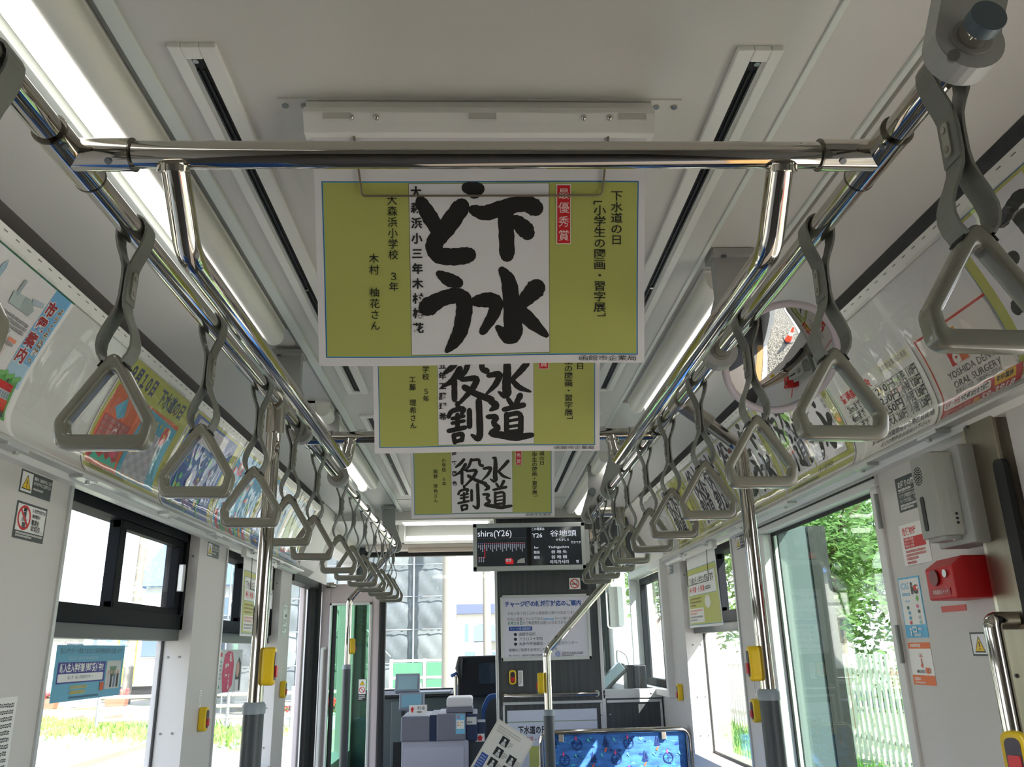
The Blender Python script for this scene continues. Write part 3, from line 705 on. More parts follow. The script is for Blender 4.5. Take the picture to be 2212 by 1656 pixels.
YAKUWARI = [[(x, y, w * .86) for x, y, w in st] for st in MIZU2 + MICHI + YAKU + WARI]
def PF(x, y): return ((x - 211) / 1737 * .515, (y - 262) / 1228 * .364)   # px of the near poster drawing -> sheet metres
def poster_art(s, variant, school, name, grade, hand):
    def R(x0, y0, x1, y1, c): a = PF(x0, y0); b = PF(x1, y1); s.rect(a[0], a[1], b[0], b[1], c)
    R(248, 522, 1912, 1446, BLUE); R(253, 527, 1907, 1441, (110, 190, 190)); R(256, 530, 1904, 1438, LIME)
    R(698, 532, 1438, 1434, (90, 96, 60)); R(701, 535, 1435, 1431, PW)
    if variant == 0: s.brush(GESUIDOU, PF, INK)
    else:
        k = 735 / 815
        f = (lambda x, y: PF(701 + (x - 665) * k * .98 + 6, 540 + (y + 160) * k * .985 * (1.0 if variant == 1 else .985)))
        if variant == 1: s.brush(YAKUWARI, f, INK)
        else: s.brush([[(x, y, w * .84) for x, y, w in st] for st in YAKUWARI], f, INK)
    def VT(t, x, y, px, c=INK, step=1.05, wx=1.0, bold=0): a = PF(x, y); s.vtext(t, a[0], a[1], px / 1737 * .515, c, step, wx, bold)
    VT('下水道の日', 1796, 572, 56, step=1.02, wx=1.2, bold=.008); VT('「小学生の図画・習字展」', 1706, 590, 57, step=1.0, wx=1.2, bold=.008)
    R(1474, 540, 1552, 850, (232, 228, 220)); R(1479, 545, 1548, 846, CRED); VT('最優秀賞', 1514, 560, 60, (240, 226, 220), step=1.2)
    VT(school, 612, 590, 54, step=1.04, bold=.006); VT(grade, 612, 985, 52, step=1.06, bold=.006); VT(name, 510, 890, 54, step=1.1, bold=.006)
    VT(hand, 738, 548, 58, step=1.36 if len(hand) > 8 else 2.1, bold=.032)
    a = PF(1590, 1450); s.text('函館市企業局', a[0], a[1], 31 / 1737 * .515, INK, width=312 / 1737 * .515)
def hanging(yt, xc, variant, args, plab, hlab, plate=False, lean=.144, zb=1.700, zt=2.026):
    yb = yt + lean
    def fn(u, v):
        t = v / .364; b = .006 * math.sin(PI * t) + .004 * t * math.sin(u / .515 * PI * 2 + variant)
        p = Vector((xc - .2575 + u, yt + (yb - yt) * t + b, zt + .008 + (zb - zt - .008) * t)); n = Vector((0, -(zt - zb), -(yb - yt))).normalized()
        return p, n
    s = Sheet(.515, .364, fn, PW, 26, 26, .0008, .5)
    poster_art(s, variant, *args)
    s.build('hanging_poster', plab, 'poster', group='hanging calligraphy posters')
    root = empty('poster_holder', (xc, yt, CZ), hlab, 'poster holder', 'ceiling poster holders')
    if plate:
        pl = G().prism([(-.312, yt - .007), (.316, yt - .007), (.328, 1.36), (.27, 1.62), (-.265, 1.62), (-.325, 1.36)], 'z', CZ - .003, CZ + .0005).build('ceiling_plate', CEIL, root, bevel=.001)
        for x in (-.303, -.274, .278, .307): G().cyl((x, yt + .008, CZ - .0028), (x, yt + .008, CZ - .006), .005, 10).build('screw', mat('screw_bright', (190, 190, 185), .25, 1.0), pl)
    fixnormals(G().prism([(yt - .018, 2.060), (yt - .022, 2.048), (yt - .014, 2.036), (yt - .006, 2.022), (yt + .02, 2.022), (yt + .03, CZ), (yt - .004, CZ - .004), (yt - .008, 2.064)], 'x', xc - .268, xc + .268).build('clip_bar', mat('clip_bar_alu', (234, 233, 228), .4, .05), root, bevel=.0015))
    for x in (-.196, -.158, .158, .198): G().ball((xc + x, yt - .0175, 2.042), .0048, 6).build('rivet', mat('screw_bright', (190, 190, 185), .25, 1.0), root)
    for x0 in (-.238, -.018, .212):
        G().prism([(xc + x0, 2.036), (xc + x0 + .042, 2.036), (xc + x0 + .042, 2.049), (xc + x0, 2.049)], 'y', yt - .0215, yt - .0185).build('press_pad', mat('pad_alu', (206, 205, 198), .5), root, bevel=.0012)
    wp = fn(.2575, .102)[0]; wz, wy = wp.z, wp.y - .006
    G().tube(fillet([(xc - .194, yt + .002, 2.024), (xc - .184, wy, wz), (xc + .188, wy, wz), (xc + .198, yt + .002, 2.024)], .006, 5), .0017, 8).build('wire_guard', mat('wire_steel', (150, 140, 122), .35, .9), root)
hanging(1.085, .0, 0, ('大森浜小学校', '木村　柚花さん', '３年', '大森浜小三年木村柚花'), 'lime poster with brushed characters hanging nearest the camera behind the cross bar', 'silver clip bar with wire guard holding the nearest hanging poster', True)
hanging(1.690, .012, 1, ('　　　小学校', '工藤　理希さん', '５年', '　　　五年工藤理希'), 'lime poster with bold brushed characters hanging second behind the first one', 'silver clip bar holding the second hanging poster', False)
hanging(2.812, .004, 2, ('　　　小学校', '岡野　陽色さん', '６年', '　岡野陽色'), 'smallest looking lime poster with thinner brushed characters hanging farthest away', 'silver clip bar holding the farthest hanging poster', False, zb=1.722, zt=2.05)

# ================================================================== POSTERS IN THE RACKS
def rack_sheet(s, y, w, v0, h, base, gloss=.4): return Sheet(w, h, rack_fn(s, y, v0), base, 4, 14, .0006, gloss, None, [a - v0 for a in ARC])
HH = ARC[-1] - .03
# left: tourist map, then children's drawings
s = rack_sheet(-1, 1.19, .53, .026, HH - .002, (236, 234, 232))
s.rect(0, 0, .53, .006, (24, 110, 80))
s.rect(.452, .006, .518, .20, (120, 184, 226)); s.rect(.452, .17, .518, .225, (176, 212, 232))
for (t, u, v, z, c, b) in (('市電案内', .472, .03, .034, (170, 28, 36), .04), ('ようこそ函館へ', .505, .028, .0185, (150, 104, 50), .03)):
    s.vtext(t, u, v, z, (244, 240, 236), 1.1, bold=b + .05); s.vtext(t, u, v, z, c, 1.1, bold=b)
s.rect(.436, .205, .506, .30, (92, 168, 84))
for bx, c in (((.448, .222, .498, .238), (204, 36, 40)), ((.452, .238, .496, .256), (196, 200, 204)), ((.444, .256, .500, .282), (222, 74, 48)), ((.446, .282, .498, .294), (70, 72, 76)), ((.468, .208, .476, .222), (60, 80, 66))): s.rect(*bx, c)
for k in range(5): s.rect(.454 + k * .0085, .240, .460 + k * .0085, .254, (130, 150, 160))
s.disc(.470, .268, .004, (240, 236, 230))
for i in range(9): s.disc(.44 + i * .008, .212 - .004 * (i % 3), .006, (118, 184, 104), 8)
# sketches: star fort tower, airport, vegetables, hot spring
s.poly([(.06, .07), (.10, .03), (.16, .05), (.24, .075), (.25, .10), (.18, .105), (.08, .10)], (176, 136, 96)); s.poly([(.10, .03), (.16, .048), (.22, .07), (.20, .08), (.12, .06)], (128, 176, 84))
s.poly([(.27, .035), (.278, .02), (.285, .035), (.283, .085), (.27, .085)], (170, 196, 210)); s.poly([(.22, .04), (.226, .02), (.232, .04), (.231, .06), (.221, .06)], (120, 140, 110))
s.poly([(.34, .06), (.40, .055), (.425, .07), (.42, .085), (.345, .085)], (176, 190, 186)); s.rect(.348, .03, .358, .065, (160, 170, 172)); s.poly([(.40, .05), (.44, .045), (.445, .053), (.41, .062)], (190, 204, 214))
s.disc(.31, .125, .012, (88, 160, 80), 10, .009); s.disc(.315, .145, .013, (196, 152, 120), 10, .010); s.disc(.31, .16, .014, (206, 180, 110), 10, .008)
s.disc(.365, .215, .011, (200, 160, 130), 10, .014); s.disc(.375, .225, .012, (226, 224, 214), 10, .008); s.disc(.18, .135, .03, (206, 204, 200), 12, .014)
for (u0, u1, v, n) in ((.10, .26, .108, 3), (.335, .44, .10, 4), (.34, .43, .15, 2), (.33, .40, .175, 2), (.06, .14, .165, 3), (.385, .435, .235, 3)): lines(s, u0, u1, v, n, .0095, .0078, (120, 118, 116))
for u, v in ((.36, .142), (.33, .17), (.28, .2), (.2, .16)): s.disc(u, v, .005, (226, 160, 96), 8)
for a in ((.36, .17, .361, .26), (.41, .15, .411, .25), (.28, .2, .281, .26), (.2, .16, .201, .2), (.28, .2, .33, .201)): s.rect(*a, (226, 130, 110))
s.rect(.405, .14, .432, .148, (232, 140, 110)); s.rect(.39, .222, .42, .230, (232, 140, 110))
for u in (.275, .315): s.rect(u - .001, .195, u + .024, .275, INK); s.rect(u, .196, u + .023, .274, (240, 214, 30))
s.vtext('湯の川', .3265, .207, .014, INK, 1.55); s.disc(.305, .232, .009, (60, 84, 160)); s.disc(.305, .232, .0065, (240, 240, 240)); s.disc(.303, .25, .009, (196, 40, 50)); s.disc(.303, .25, .0065, (240, 240, 240))
s.rect(.02, .292, .47, .2945, (214, 80, 70)); s.rect(.06, .30, .40, .318, (34, 132, 92)); s.rect(.06, .322, .42, .345, (34, 132, 92))
lines(s, .07, .39, .302, 1, .01, .012, (236, 240, 236)); lines(s, .07, .41, .325, 2, .010, .009, (230, 236, 230))
s.build('rack_poster', 'white tourist map poster with red tram drawing and blue title band in left rack', 'poster', group='posters in the racks')

def flap(c1): return c1
def child_poster(y, label, paint, w=.51):
    s = rack_sheet(-1, y, w, .026, HH - .002, (236, 234, 230))
    s.rect(.006, .004, w - .006, HH - .008, (190, 190, 92)); paint(s, w)
    lines(s, .04, w - .12, HH - .034, 1, .012, .010, (110, 116, 60)); s.vtext('の図画', w - .024, .20, .015, (60, 70, 30), 1.3)
    s.build('rack_poster', label, 'poster', group='posters in the racks')
def paintB(s, w):
    s.rect(.02, .012, w - .05, .085, (192, 196, 84)); s.text('９月１０日', .035, .018, .050, (50, 66, 110), width=.17, bold=.05); s.text('下水道の日', .245, .022, .052, (64, 84, 104), width=.19, bold=.04)
    s.rect(.02, .085, w - .05, .30, (226, 112, 66)); s.rect(.03, .165, .19, .285, (196, 62, 66))
    for i in range(6):
        for j in range(7): s.rect(.036 + j * .0215, .168 + i * .0155, .055 + j * .0215, .181 + i * .0155, ((176, 112, 108), (160, 96, 92), (188, 124, 116))[(i * 3 + j) % 3]); s.k -= 1
    s.k += 1
    s.poly([(.04, .285), (.19, .285), (.19, .262), (.17, .275), (.15, .258), (.13, .274), (.11, .260), (.09, .276), (.06, .262)], (70, 190, 160))
    s.poly([(.06, .14), (.10, .10), (.13, .15), (.10, .165)], (96, 176, 206)); s.disc(.11, .235, .02, (120, 60, 44), 10); s.disc(.155, .24, .022, (226, 90, 120), 12)
    s.poly([(.20, .30), (.235, .09), (w - .05, .10), (w - .05, .30)], (86, 176, 204)); s.poly([(.225, .295), (.25, .14), (.41, .145), (.40, .295)], (186, 186, 196))
    for i in range(7):
        for j in range(6): s.rect(.240 + j * .027 - i * .002, .150 + i * .020, .262 + j * .027 - i * .002, .166 + i * .020, ((172, 172, 182), (196, 196, 204))[(i + j) % 2]); s.k -= 1
    s.k += 1
    s.disc(.40, .135, .022, (222, 70, 86), 12, .03); s.poly([(.39, .13), (.41, .13), (.40, .145)], (236, 206, 60))
    for i in range(6): s.poly([(.26 + i * .03, .105), (.266 + i * .03, .115), (.26 + i * .03, .125), (.254 + i * .03, .115)], (226, 190, 60)); s.poly([(.22 + i * .03, .283), (.226 + i * .03, .290), (.22 + i * .03, .297), (.214 + i * .03, .290)], (226, 190, 60))
def paintC(s, w):
    s.rect(.015, .012, w - .05, .325, (64, 104, 176)); s.rect(.05, .02, .36, .09, (210, 206, 212)); s.rect(.015, .10, w - .05, .17, (84, 128, 190))
    rng = random.Random(3)
    for i in range(70):
        u, v = rng.uniform(.03, w - .09), rng.uniform(.1, .30); c = rng.choice([(52, 84, 160), (110, 160, 210), (84, 190, 120), (122, 70, 150), (226, 190, 70), (236, 236, 240), (46, 74, 140)]); a = rng.uniform(.004, .012); s.disc(u, v, a, c, 8, a * rng.uniform(.5, 1.6)); s.k -= .8
    s.k += 1
    for u in (.08, .20, .33): s.poly([(u, .325), (u + .012, .325), (u + .02, .25), (u + .008, .20), (u + .002, .25)], (70, 170, 110))
    s.disc(.22, .27, .026, (106, 64, 140), 12); s.disc(.13, .25, .02, (90, 190, 100), 12); s.poly([(.18, .21), (.20, .18), (.215, .20), (.205, .25), (.19, .255)], (236, 236, 240))
def paintD(s, w):
    s.rect(.015, .012, w - .05, .325, (96, 180, 226)); s.disc(.09, .07, .035, (236, 140, 160), 14); s.disc(.09, .07, .015, (240, 236, 240), 10)
    rng = random.Random(5)
    for i in range(60):
        u, v = rng.uniform(.03, w - .09), rng.uniform(.08, .31); c = rng.choice([(150, 210, 240), (60, 140, 210), (230, 90, 100), (240, 180, 90), (236, 236, 240), (100, 180, 110), (236, 150, 180), (70, 70, 80)]); a = rng.uniform(.006, .016); s.disc(u, v, a, c, 9, a * rng.uniform(.6, 1.4)); s.k -= .8
    s.k += 1
    for i in range(7): s.poly([(.03 + i * .06, .325), (.07 + i * .06, .325), (.06 + i * .06, .255), (.045 + i * .06, .24)], [(220, 60, 80), (90, 180, 90), (240, 170, 70)][i % 3])
def paintE(s, w):
    s.rect(.015, .012, w - .05, .325, (92, 176, 222)); s.rect(.03, .02, .40, .10, (130, 190, 230)); s.text('９月１０日下水道の日', .045, .03, .05, (236, 240, 244), width=.36, bold=.05)
    s.poly([(.015, .12), (.30, .10), (.18, .325), (.015, .325)], (50, 110, 196))
    rng = random.Random(9)
    for i in range(34):
        u, v = rng.uniform(.04, w - .09), rng.uniform(.11, .31); a = rng.uniform(.007, .014); s.disc(u, v, a, rng.choice([(34, 70, 130), (40, 90, 170), (60, 60, 80), (226, 160, 80)]), 9, a * .8); s.k -= .8
    s.k += 1
def paintF(s, w):
    s.rect(.015, .012, w - .05, .325, (96, 186, 220)); s.text('９月１０日下水道の日', .03, .02, .055, (44, 76, 140), width=.36, bold=.05)
    s.poly([(.015, .10), (.25, .14), (w - .05, .10), (w - .05, .24), (.015, .26)], (150, 200, 90)); s.rect(.04, .26, .40, .29, (220, 90, 130)); s.poly([(.015, .30), (.24, .27), (w - .05, .29), (w - .05, .325), (.015, .325)], (70, 150, 210))
child_poster(2.045, "child's painted poster of red and grey brick drains in left rack", paintB)
child_poster(2.565, "child's deep blue underwater painting with purple fish in left rack", paintC)
child_poster(3.085, "child's light blue painting crowded with small colourful figures in left rack", paintD)
child_poster(3.605, "child's blue painting with dark spots and pale title in left rack", paintE)
child_poster(4.125, "child's painting with green band over blue water, last coloured one in left rack", paintF, .47)
# right: fares, dental notice, calligraphy
s = rack_sheet(1, 1.69, .30, .158, ARC[-1] - .164, (228, 222, 214))
H2 = ARC[-1] - .164
s.frame(.010, .008, .288, H2 - .004, .005, (200, 62, 46)); s.rect(.088, .026, .120, .062, (206, 62, 44)); s.rect(.124, .026, .152, .046, (224, 152, 60)); s.rect(.088, .066, .120, .098, (206, 50, 50)); s.rect(.124, .066, .150, .098, (214, 110, 60))
s.disc(.112, .086, .013, (236, 226, 216), 14); s.disc(.112, .084, .005, (190, 50, 60), 10, .003)
s.text('YOSHIDA DENTAL', .06, .103, .021, (90, 86, 84), width=.19); s.text('ORAL SURGERY', .066, .124, .021, (90, 86, 84), width=.165); s.text('医療法人社団　吉田歯科口腔外科', .066, .1435, .011, (110, 104, 100), width=.16)
s.rect(.010, .158, .288, H2 - .004, (196, 52, 50)); s.poly([(a, b) for a, b in rrect(.016, .161, .188, .180, .008, 4)][::-1], (240, 234, 228)); s.text('日曜・祝日', .022, .1625, .0145, (176, 30, 60), width=.055, bold=.03); s.text('午後4時30分まで診療', .081, .1625, .0145, INK, width=.10, bold=.03)
s.rect(.200, .159, .268, .180, (236, 186, 40)); s.text('年中無休', .206, .161, .0155, INK, width=.056, bold=.03)
s.text('函館アリーナとなり', .022, .185, .0165, (240, 226, 214), width=.10); s.rect(.135, .188, .156, .199, (232, 180, 60)); s.text('59-3918', .162, .183, .024, (246, 240, 236), width=.11, bold=.02)
s.build('rack_poster', 'white and red dental surgery notice low in the right rack', 'poster', group='posters in the racks')
s = rack_sheet(1, 2.115, .415, .158, H2, (228, 226, 218)); BK = (50, 50, 52)
s.text('普通乗車料金', .03, .012, .026, (200, 40, 44), width=.17, bold=.04); s.rect(.255, .004, .40, .028, (226, 224, 196)); s.text('函館市企業局交通部', .262, .008, .015, BK, width=.13)
for i, (a, b, c) in enumerate((('2kmまで', '210円', '小児 110円'), ('4kmまで', '230円', '小児 120円'), ('7kmまで', '250円', '小児 130円'), ('7kmを超えた場合', '大人 260円', '小児 130円'))):
    v = .046 + i * .026; s.rect(.028, v - .002, .40, v - .0008, (120, 120, 116)); s.text(a, .036, v - .002, .026, BK, width=.075 if i < 3 else .145, bold=.012); s.text(b, .198, v - .002, .026, BK, width=.092, bold=.012); s.text(c, .306, v - .002, .026, BK, width=.09, bold=.012)
s.rect(.028, .149, .40, .1502, (120, 120, 116)); s.rect(.19, .044, .1912, .15, (120, 120, 116)); s.rect(.30, .044, .3012, .15, (120, 120, 116))
s.text('降車の際は乗車地から最終目的地', .10, .157, .017, BK, width=.30, bold=.02); s.text('までの料金をお支払い下さい。', .15, .177, .016, BK, width=.24, bold=.02)
s.build('rack_poster', 'white fare table poster with red heading low in the right rack', 'poster', group='posters in the racks')
def calli(y, label, arts, w=.515):
    s = rack_sheet(1, y, w, .026, HH - .002, (228, 226, 222)); h = HH - .004
    s.rect(.006, .004, w - .006, h - .004, (60, 110, 160)); s.rect(.008, .006, w - .008, h - .006, (184, 186, 96))
    n = len(arts)
    for k, a in enumerate(arts):
        u0 = .035 + k * (w - .07) / n; pw = (w - .09) / n; pw = min(pw, .215); s.rect(u0, .012, u0 + pw, h - .055, PW)
        if a == 0: x0, y0, sx_, sy_ = 701, 535, 735, 910; st = GESUIDOU
        else: x0, y0, sx_, sy_ = 660, 60, 820, 790; st = YAKUWARI
        s.brush(st, lambda x, yv: (u0 + (x - x0) / sx_ * pw, .014 + (yv - y0) / sy_ * (h - .07)), INK)
    s.vtext('下水道の日', w - .03, .04, .016, (70, 76, 40), 1.1); s.vtext('小学生の図画・習字展', w - .055, .05, .015, (70, 76, 40), 1.1)
    for k in range(n): s.text('小学校', .06 + k * .2, h - .047, .017, (70, 76, 40), width=.11)
    lines(s, .05, w - .10, h - .024, 1, .012, .011, (90, 120, 110))
    s.build('rack_poster', label, 'poster', group='posters in the racks')
calli(1.42, 'lime calligraphy poster at the near end of the right rack, beside the dental notice', [0, 0])
calli(2.635, 'lime calligraphy poster in the right rack below the round mirror', [1, 0])
calli(3.155, 'lime calligraphy poster in the right rack beyond the mirror', [1, 0])
calli(3.675, 'lime calligraphy poster in the right rack above the hanging window poster', [1, 1])
calli(4.195, 'lime calligraphy poster, farthest one in the right rack', [1])

# ================================================================== STICKERS AND SIGNS
SIGN = (74, 80, 80); WHT = (236, 236, 232)
def rsheet(w, h, fn, c, r, gloss=.4):
    s = Sheet(w, h, fn, c, 1, 1, .001, gloss); return s
def warn_tri(s, u, v, a, c=(236, 200, 40)):
    s.poly([(u, v), (u - a * .58, v + a), (u + a * .58, v + a)], INK); s.poly([(u, v + a * .12), (u - a * .48, v + a * .93), (u + a * .48, v + a * .93)], c); s.rect(u - a * .05, v + a * .38, u + a * .05, v + a * .68, INK); s.rect(u - a * .05, v + a * .75, u + a * .05, v + a * .84, INK)
def warning(fn, label, sc=1.0):
    s = rsheet(.138 * sc, .052 * sc, fn, SIGN, 0); s.rect(.004 * sc, .004 * sc, .050 * sc, .048 * sc, WHT); warn_tri(s, .027 * sc, .009 * sc, .034 * sc)
    for i, t in enumerate(('運転中、急停車することが', 'ありますからご注意下さい')): s.text(t, .055 * sc, (.008 + .0105 * i) * sc, .009 * sc, WHT, width=.078 * sc, bold=.02)
    lines(s, .055 * sc, .132 * sc, .033 * sc, 1, .006, .006 * sc, WHT)
    return s.build('warning_sticker', label, 'sign', group='sudden stop warning stickers')
warning(on_left(1.862, 1.683), 'dark warning sticker with yellow triangle on the left wall above the phone sign')
warning(on_left(3.19, 1.684), 'small dark warning sticker with yellow triangle between the two left windows')
warning(on_right(3.365, 1.686), 'small dark warning sticker with yellow triangle behind the right stanchion')
warning(on_right(4.66, 1.690), 'far dark warning sticker with yellow triangle beside the cab window', .9)
s = rsheet(.132, .082, on_left(1.864, 1.612), SIGN, 0); s.rect(.005, .005, .127, .064, WHT)
s.ring(.036, .034, .028, .006, (206, 40, 44)); s.rect(.030, .012, .044, .020, INK); s.rect(.031, .021, .043, .036, (60, 62, 64)); s.rect(.026, .036, .048, .042, (150, 150, 150)); s.rect(.030, .044, .044, .056, (70, 72, 74))
s.poly([(.014, .016), (.018, .012), (.058, .052), (.054, .056)], (206, 40, 44))
for i, (t, z, w) in enumerate((('優先席付近では', .009, .056), ('携帯電話の', .009, .036), ('電源を', .013, .034), ('お切り', .015, .040))): s.text(t, .068, .009 + i * .0125, z, INK, width=w, bold=.02)
s.text('ください', .092, .056, .007, INK, width=.03); lines(s, .008, .124, .067, 2, .006, .005, WHT)
s.build('phone_off_sign', 'white sign with red crossed circle asking to switch off phones, left wall', 'sign')
s = rsheet(.12, .20, on_left(1.87, 1.195), WHT, 0)
lines(s, .05, .11, .012, 12, .014, .010, INK)
s.build('paper_notice', 'white paper notice with vertical black text low at the left edge', 'sign')
# right wall
s = rsheet(.125, .084, on_right(2.012, 1.655), SIGN, 0); s.text('お降りの際は、', .010, .010, .017, WHT, width=.10, bold=.02); lines(s, .010, .115, .028, 1, .01, .007, WHT); s.rect(.008, .037, .118, .0378, WHT)
s.text('ドアが開閉する際に', .010, .042, .011, WHT, width=.095); s.text('ランプが点滅し、チャイム', .010, .054, .011, WHT, width=.105); lines(s, .010, .115, .067, 2, .007, .006, WHT)
s.build('door_notice', 'dark grey notice with white text partly behind the grey speaker box', 'sign')
s = rsheet(.128, .098, on_right(2.030, 1.540), (238, 236, 232), 0); RD = (204, 40, 40)
s.text('危険物持', .012, .008, .020, RD, width=.066, bold=.02); s.rect(.014, .032, .115, .058, (204, 24, 32))
for i, t in enumerate(('自動火薬類', 'セルロイド類', '揮発ガス類')): s.text(t, .017, .0335 + i * .008, .0072, WHT, width=.044)
lines(s, .016, .110, .062, 3, .0085, .0075, (214, 110, 104)); lines(s, .016, .09, .089, 1, .0085, .007, (204, 60, 56))
s.build('dangerous_goods_notice', 'white notice with red text about dangerous goods below the speaker box', 'sign')
s = rsheet(.104, .142, on_right(2.080, 1.416), (92, 180, 222), 0); s.rect(.004, .004, .100, .112, WHT); CY = (60, 170, 220)
s.text('ICAS', .010, .010, .022, CY, width=.040, bold=.01); s.text('nimoca', .012, .032, .014, CY, width=.040, bold=.02); s.text('ic', .058, .008, .038, (60, 60, 60), width=.034, bold=.06); s.rect(.072, .022, .094, .033, (214, 50, 46)); s.rect(.086, .024, .096, .030, WHT)
s.poly([(.082, .044), (.089, .052), (.082, .060), (.075, .052)], (110, 190, 70)); s.text('nimoca', .022, .052, .008, CY, width=.024)
for u, v, c in ((.032, .072, (40, 110, 80)), (.078, .070, (226, 90, 150)), (.036, .084, (70, 170, 210)), (.082, .082, (70, 70, 70)), (.036, .096, (60, 160, 210)), (.080, .096, (190, 190, 196)), (.036, .107, (206, 60, 80)), (.082, .107, (130, 200, 190))): s.disc(u, v, .006, c, 10, .0042)
s.rect(.038, .116, .058, .130, WHT); s.rect(.041, .119, .055, .127, CY); s.disc(.030, .122, .004, WHT, 8); s.rect(.027, .127, .033, .138, WHT); lines(s, .044, .098, .132, 1, .007, .007, WHT); lines(s, .064, .096, .119, 1, .007, .006, WHT)
s.build('ic_card_sticker', 'blue and white transit card sticker on the right wall', 'sign')
s = rsheet(.103, .096, on_right(2.080, 1.263), (240, 238, 234), 0); OR = (232, 110, 44)
s.rect(0, 0, .103, .014, OR); lines(s, .010, .092, .003, 1, .007, .008, WHT); s.rect(0, .074, .103, .096, OR); lines(s, .008, .056, .079, 1, .007, .008, WHT); lines(s, .008, .09, .089, 1, .007, .004, WHT)
for a in range(5): s.poly([(.054 + .006 * math.sin(-1 + a * .5) - .0012, .036 - .004 * math.cos(-1 + a * .5)), (.054 + .016 * math.sin(-1 + a * .5), .036 - .014 * math.cos(-1 + a * .5)), (.054 + .006 * math.sin(-1 + a * .5) + .0012, .036 - .004 * math.cos(-1 + a * .5))], (214, 90, 60))
s.rect(.052, .036, .056, .050, (214, 90, 60)); s.disc(.054, .052, .005, (214, 90, 60), 10); s.text('MIRAIRO', .026, .061, .010, (70, 70, 70), width=.038, bold=.01); s.text('ID', .068, .055, .017, OR, width=.022, bold=.06)
s.build('app_sticker', 'orange and white sticker below the blue card sticker on the right wall', 'sign')

# grey speaker box and red emergency box on the right wall
root = empty('speaker_box', (.99, 1.70, 1.46), 'tall grey wall speaker box with round grille and dark oval slot', 'speaker')
G().box(.975, 1.04, 1.615, 1.75, 1.452, 1.652).build('back_box', GREYP, root, bevel=.003)
pr = rpoly([(.992, 1.638), (.926, 1.642), (.926, 1.722), (.985, 1.730)], [.003, .030, .008, .003], 7)
fixnormals(G().prism(pr, 'z', 1.470, 1.640).build('front_cover', mat('cover_grey', (170, 172, 164), .4), root, bevel=.003))
G().box(.94, .985, 1.655, 1.72, 1.462, 1.470).box(.94, .985, 1.655, 1.72, 1.640, 1.646).build('end_plate', GREYP, root)
g = G()
for ring_r, cnt in ((.004, 6), (.008, 9), (.012, 12), (.016, 16)):
    for i in range(cnt): a = 2 * PI * i / cnt + ring_r * 90; g.box(.9248, .9262, 1.694 + ring_r * math.cos(a) - .0009, 1.694 + ring_r * math.cos(a) + .0009, 1.600 + ring_r * 1.15 * math.sin(a) - .0013, 1.600 + ring_r * 1.15 * math.sin(a) + .0013)
g.build('grille_hole', DARKSLOT, root, kind='stuff')
G().prism(rrect(1.687, 1.484, 1.701, 1.556, .0068, 6), 'x', .9244, .9262).build('oval_slot', mat('slot_dark', (30, 34, 36), .4), root)
for z in (1.512, 1.503, 1.494): G().cyl((.962, 1.6405, z), (.962, 1.638, z), .0026, 10).build('indicator_hole', DARKSLOT, root)
for p in ((.978, 1.6395, 1.628), (.978, 1.6395, 1.482), (.96, 1.66, 1.462)): G().ball(p, .0032, 5).build('screw', mat('screw_bright', (190, 190, 185), .25, 1.0), root)
root = empty('emergency_switch_box', (.99, 1.72, 1.345), 'bright red emergency switch box with round button on the right wall', 'alarm')
vs = [(1.04, 1.668, 1.347), (1.04, 1.80, 1.347), (.948, 1.668, 1.347), (.948, 1.775, 1.347), (.948, 1.668, 1.412), (.948, 1.775, 1.412), (.975, 1.668, 1.432), (.985, 1.790, 1.432), (1.04, 1.668, 1.432), (1.04, 1.80, 1.432)]
fixnormals(G().add(vs, [(0, 1, 3, 2), (2, 3, 5, 4), (4, 5, 7, 6), (6, 7, 9, 8), (0, 2, 4, 6, 8), (1, 3, 5, 7, 9), (0, 1, 9, 8)]).build('housing', REDP, root, bevel=.004, seg=2))
G().cyl((.9475, 1.735, 1.392), (.9425, 1.735, 1.392), .0165, 24).build('button', mat('button_dark_red', (120, 30, 28), .3), root)
G().cyl((.9475, 1.694, 1.398), (.944, 1.694, 1.398), .008, 16).build('key_lock', mat('screw_bright', (190, 190, 185), .25, 1.0), root)
s = Sheet(.074, .014, plane((.9468, 1.760, 1.369), (0, -1, 0), (0, 0, -1), (-1, 0, 0)), (170, 20, 30), 1, 1, .001, .4); s.text('非常通話スイッチ', .006, .002, .010, WHT, width=.06); s.build('name_strip', parent=root)
s = rsheet(.10, .013, on_right(1.90, 1.340), (206, 70, 66), 0); s.build('red_caption', 'thin red caption strip under the red emergency box', 'sign')
# stainless door post, rubber grip, near grab pole
root = empty('door_post', (1.03, 1.595, 0), 'brownish stainless steel door post at the right edge', 'post')
G().box(1.008, 1.042, 1.535, 1.640, 0.02, 1.712).build('post_body', STEEL, root, bevel=.006)
G().box(1.012, 1.041, 1.640, 1.652, 0.02, 1.712).build('edge_fillet', mat('edge_steel', (206, 200, 184), .3, 1.0), root)
for z in (1.688, 1.50, 1.2): G().ball((1.007, 1.62, z), .004, 5).build('screw', mat('screw_dark', (120, 124, 126), .4, .8), root)
G().prism(rrect(1.515, .6, 1.548, 1.60, .014, 6), 'x', .998, 1.010).build('rubber_strip', RUBBER, root)
G().box(1.02, 1.04, 1.38, 1.512, .02, 1.71).build('door_leaf_edge', WALL, root, bevel=.004)
root = empty('grab_pole', (.95, 1.56, .2), 'short chrome grab pole on the right wall beside the door post', 'handrail')
G().tube(fillet([(1.035, 1.60, 1.300), (.952, 1.575, 1.300), (.952, 1.575, .2)], .014, 6), .0165, 24).build('tube', CHROME, root)
G().cyl((1.04, 1.60, 1.300), (1.03, 1.599, 1.300), .024, 20).build('wall_flange', mat('plate_steel', (206, 196, 180), .3, 1.0), root)
